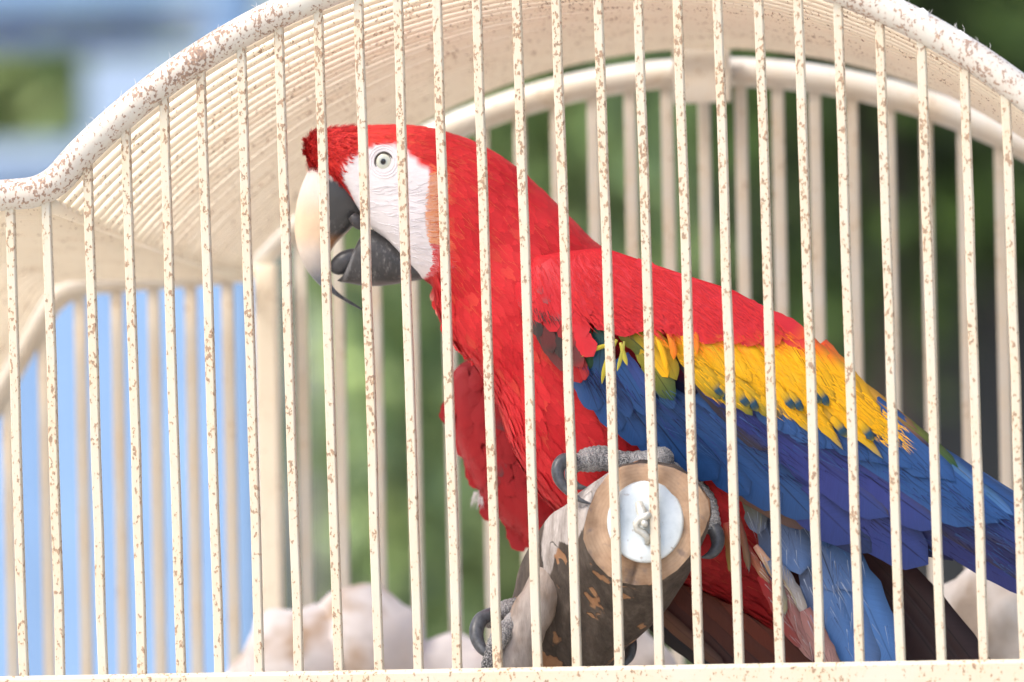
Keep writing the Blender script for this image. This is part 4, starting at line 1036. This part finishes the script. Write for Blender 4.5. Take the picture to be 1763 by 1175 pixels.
tc = [((1320, 890), (1348, 1010), 50, GREYB, LBLUE), ((1390, 960), (1415, 1100), 46, GREYB, LBLUE), ((1420, 930), (1455, 1085), 60, LBLUE, BLUE), ((1440, 920), (1545, 1160), 70, SKYB, SKYB), ((1425, 940), (1500, 1170), 66, SKYB, LBLUE), ((1410, 960), (1470, 1150), 50, LBLUE, SKYB),
      ((1380, 860), (1440, 1020), 60, GREYB, LBLUE), ((1420, 880), (1470, 1020), 56, BLUE, LBLUE), ((1335, 850), (1378, 990), 62, GREYB, LBLUE), ((1360, 830), (1375, 910), 44, BLUE, BLUE), ((1290, 820), (1305, 920), 40, OLIVE, GREYB), ((1415, 855), (1425, 945), 40, BLUE, BLUE),
      ((1330, 960), (1385, 1060), 30, GREYB, lin(190, 180, 170)), ((1300, 940), (1372, 1050), 18, lin(190, 140, 120), lin(200, 190, 150)), ((1280, 930), (1325, 1005), 14, DEEP, lin(160, 120, 90)), ((1310, 990), (1385, 1120), 34, DEEP, lin(140, 74, 70)), ((1340, 1000), (1400, 1140), 26, lin(150, 96, 92), lin(160, 118, 112)), ((1385, 1050), (1440, 1170), 40, lin(150, 100, 96), lin(176, 140, 134)), ((1268, 880), (1290, 985), 12, lin(120, 60, 50), lin(110, 90, 70)), ((1325, 965), (1352, 1060), 16, GREYB, lin(150, 140, 110)), ((1250, 900), (1262, 990), 22, lin(150, 60, 50), lin(150, 130, 70))]
for i, (a, b, w, c0, c1) in enumerate(tc):
    feather('tail_covert', tail, a, b, w, yc_(.098), .0012*i*0.6, [(0, vary(c0)), (.5, vary(mix(c0, c1, .5))), (.9, vary(c1)), (1, mix(c1, GREYB, .4))], bend=random.uniform(-8, 4), nl=10, ragged=.09, point=.15)
mb = MB()
for k in range(420):
    a, b, w, c0, c1 = random.choice(tc); v = random.uniform(.1, .85); L = random.uniform(14, 46); o = random.uniform(-.42, .42)*w
    dx, dy = b[0]-a[0], b[1]-a[1]; l_ = math.hypot(dx, dy); x, y = a[0]+dx*v-dy/l_*o, a[1]+dy*v+dx/l_*o
    if y < interp(x, WBOT)-10: continue
    an = math.atan2(dy, dx)+(-.22 if o > 0 else .22); x2, y2 = x+L*math.cos(an), y+L*math.sin(an)
    q, e = P(x, y, .084), P(x2, y2, .083); sx = (e-q).cross(Vector((0, 1, 0))).normalized()*random.uniform(.0001, .0003)
    t_ = [q-sx, q+sx, e]
    if (t_[1]-t_[0]).cross(t_[2]-t_[0]).y > 0: t_ = [t_[1], t_[0], t_[2]]
    mb.add((t_, [(0, 1, 2)]), vary(mix(c1, random.choice((DARK, c0, lin(190, 196, 200))), .5), .15), [(0.3, 0), (0.6, 0), (0.5, 0.3)])
mb.link('covert_barbs', M_down, tail, True, 'stuff')
# brown underside vane showing below the secondaries
feather('flight_feather', wing, (1218, 800), (1400, 905), 44, wy, -0.003, [(0, lin(150, 100, 78)), (.6, lin(110, 84, 74)), (1, lin(90, 74, 76))], bend=10)

# --- legs, feet and claws
def toe(parent, pts, name='toe', mat=M_foot, n=14, knob=0.05):
    s = spline(pts, 16 if knob else 6); return link(name, *sweep([P(a, b, c) for a, b, c, d in s], [d*PX*(.86 if knob else 1)*(1+knob*math.sin(i*1.4)+1.6*knob*math.sin(i*.27)) for i, (a, b, c, d) in enumerate(s)], n), mat, parent)
f1 = toe(macaw, [(1165, 720, .085, 34), (1150, 770, .072, 30), (1130, 796, .060, 25), (1095, 800, .052, 22), (1045, 797, .044, 19), (1005, 797, .036, 18), (982, 803, .030, 15)], 'foot')
toe(f1, [(1130, 796, .064, 22), (1075, 792, .062, 19), (1030, 783, .060, 18), (1010, 785, .057, 16), (992, 800, .055, 13)])
toe(f1, [(1145, 800, .066, 22), (1190, 830, .075, 20), (1218, 868, .080, 19), (1226, 898, .078, 17), (1224, 916, .074, 13)])
def claw(parent, pts): return toe(parent, pts, 'claw', M_claw, 12, 0)
claw(f1, [(990, 795, .028, 12), (972, 793, .024, 13), (961, 806, .020, 12), (963, 826, .017, 10), (978, 846, .015, 7.5), (998, 861, .013, 4.5), (1018, 868, .011, 1)])
claw(f1, [(994, 800, .055, 11), (983, 812, .052, 11), (984, 828, .049, 9), (996, 838, .046, 6), (1013, 840, .043, 1)])
claw(f1, [(1226, 905, .077, 13), (1234, 920, .074, 13), (1235, 940, .070, 11), (1224, 955, .066, 8), (1208, 960, .062, 1.5)])
f2 = toe(macaw, [(1010, 930, .14, 30), (960, 980, .125, 28), (915, 1035, .106, 24), (880, 1050, .090, 22), (852, 1060, .076, 20), (838, 1072, .068, 14)], 'foot')
toe(f2, [(920, 1035, .10, 20), (880, 1075, .06, 20), (855, 1108, .045, 18), (842, 1140, .04, 14), (836, 1165, .04, 10)])
claw(f2, [(846, 1058, .066, 12), (829, 1066, .060, 13), (820, 1086, .054, 13), (824, 1108, .050, 11), (836, 1124, .046, 8), (850, 1132, .044, 2)])
claw(f2, [(1060, 1082, .115, 12), (1076, 1090, .108, 13), (1085, 1108, .10, 12), (1084, 1130, .095, 9), (1074, 1148, .09, 2)])
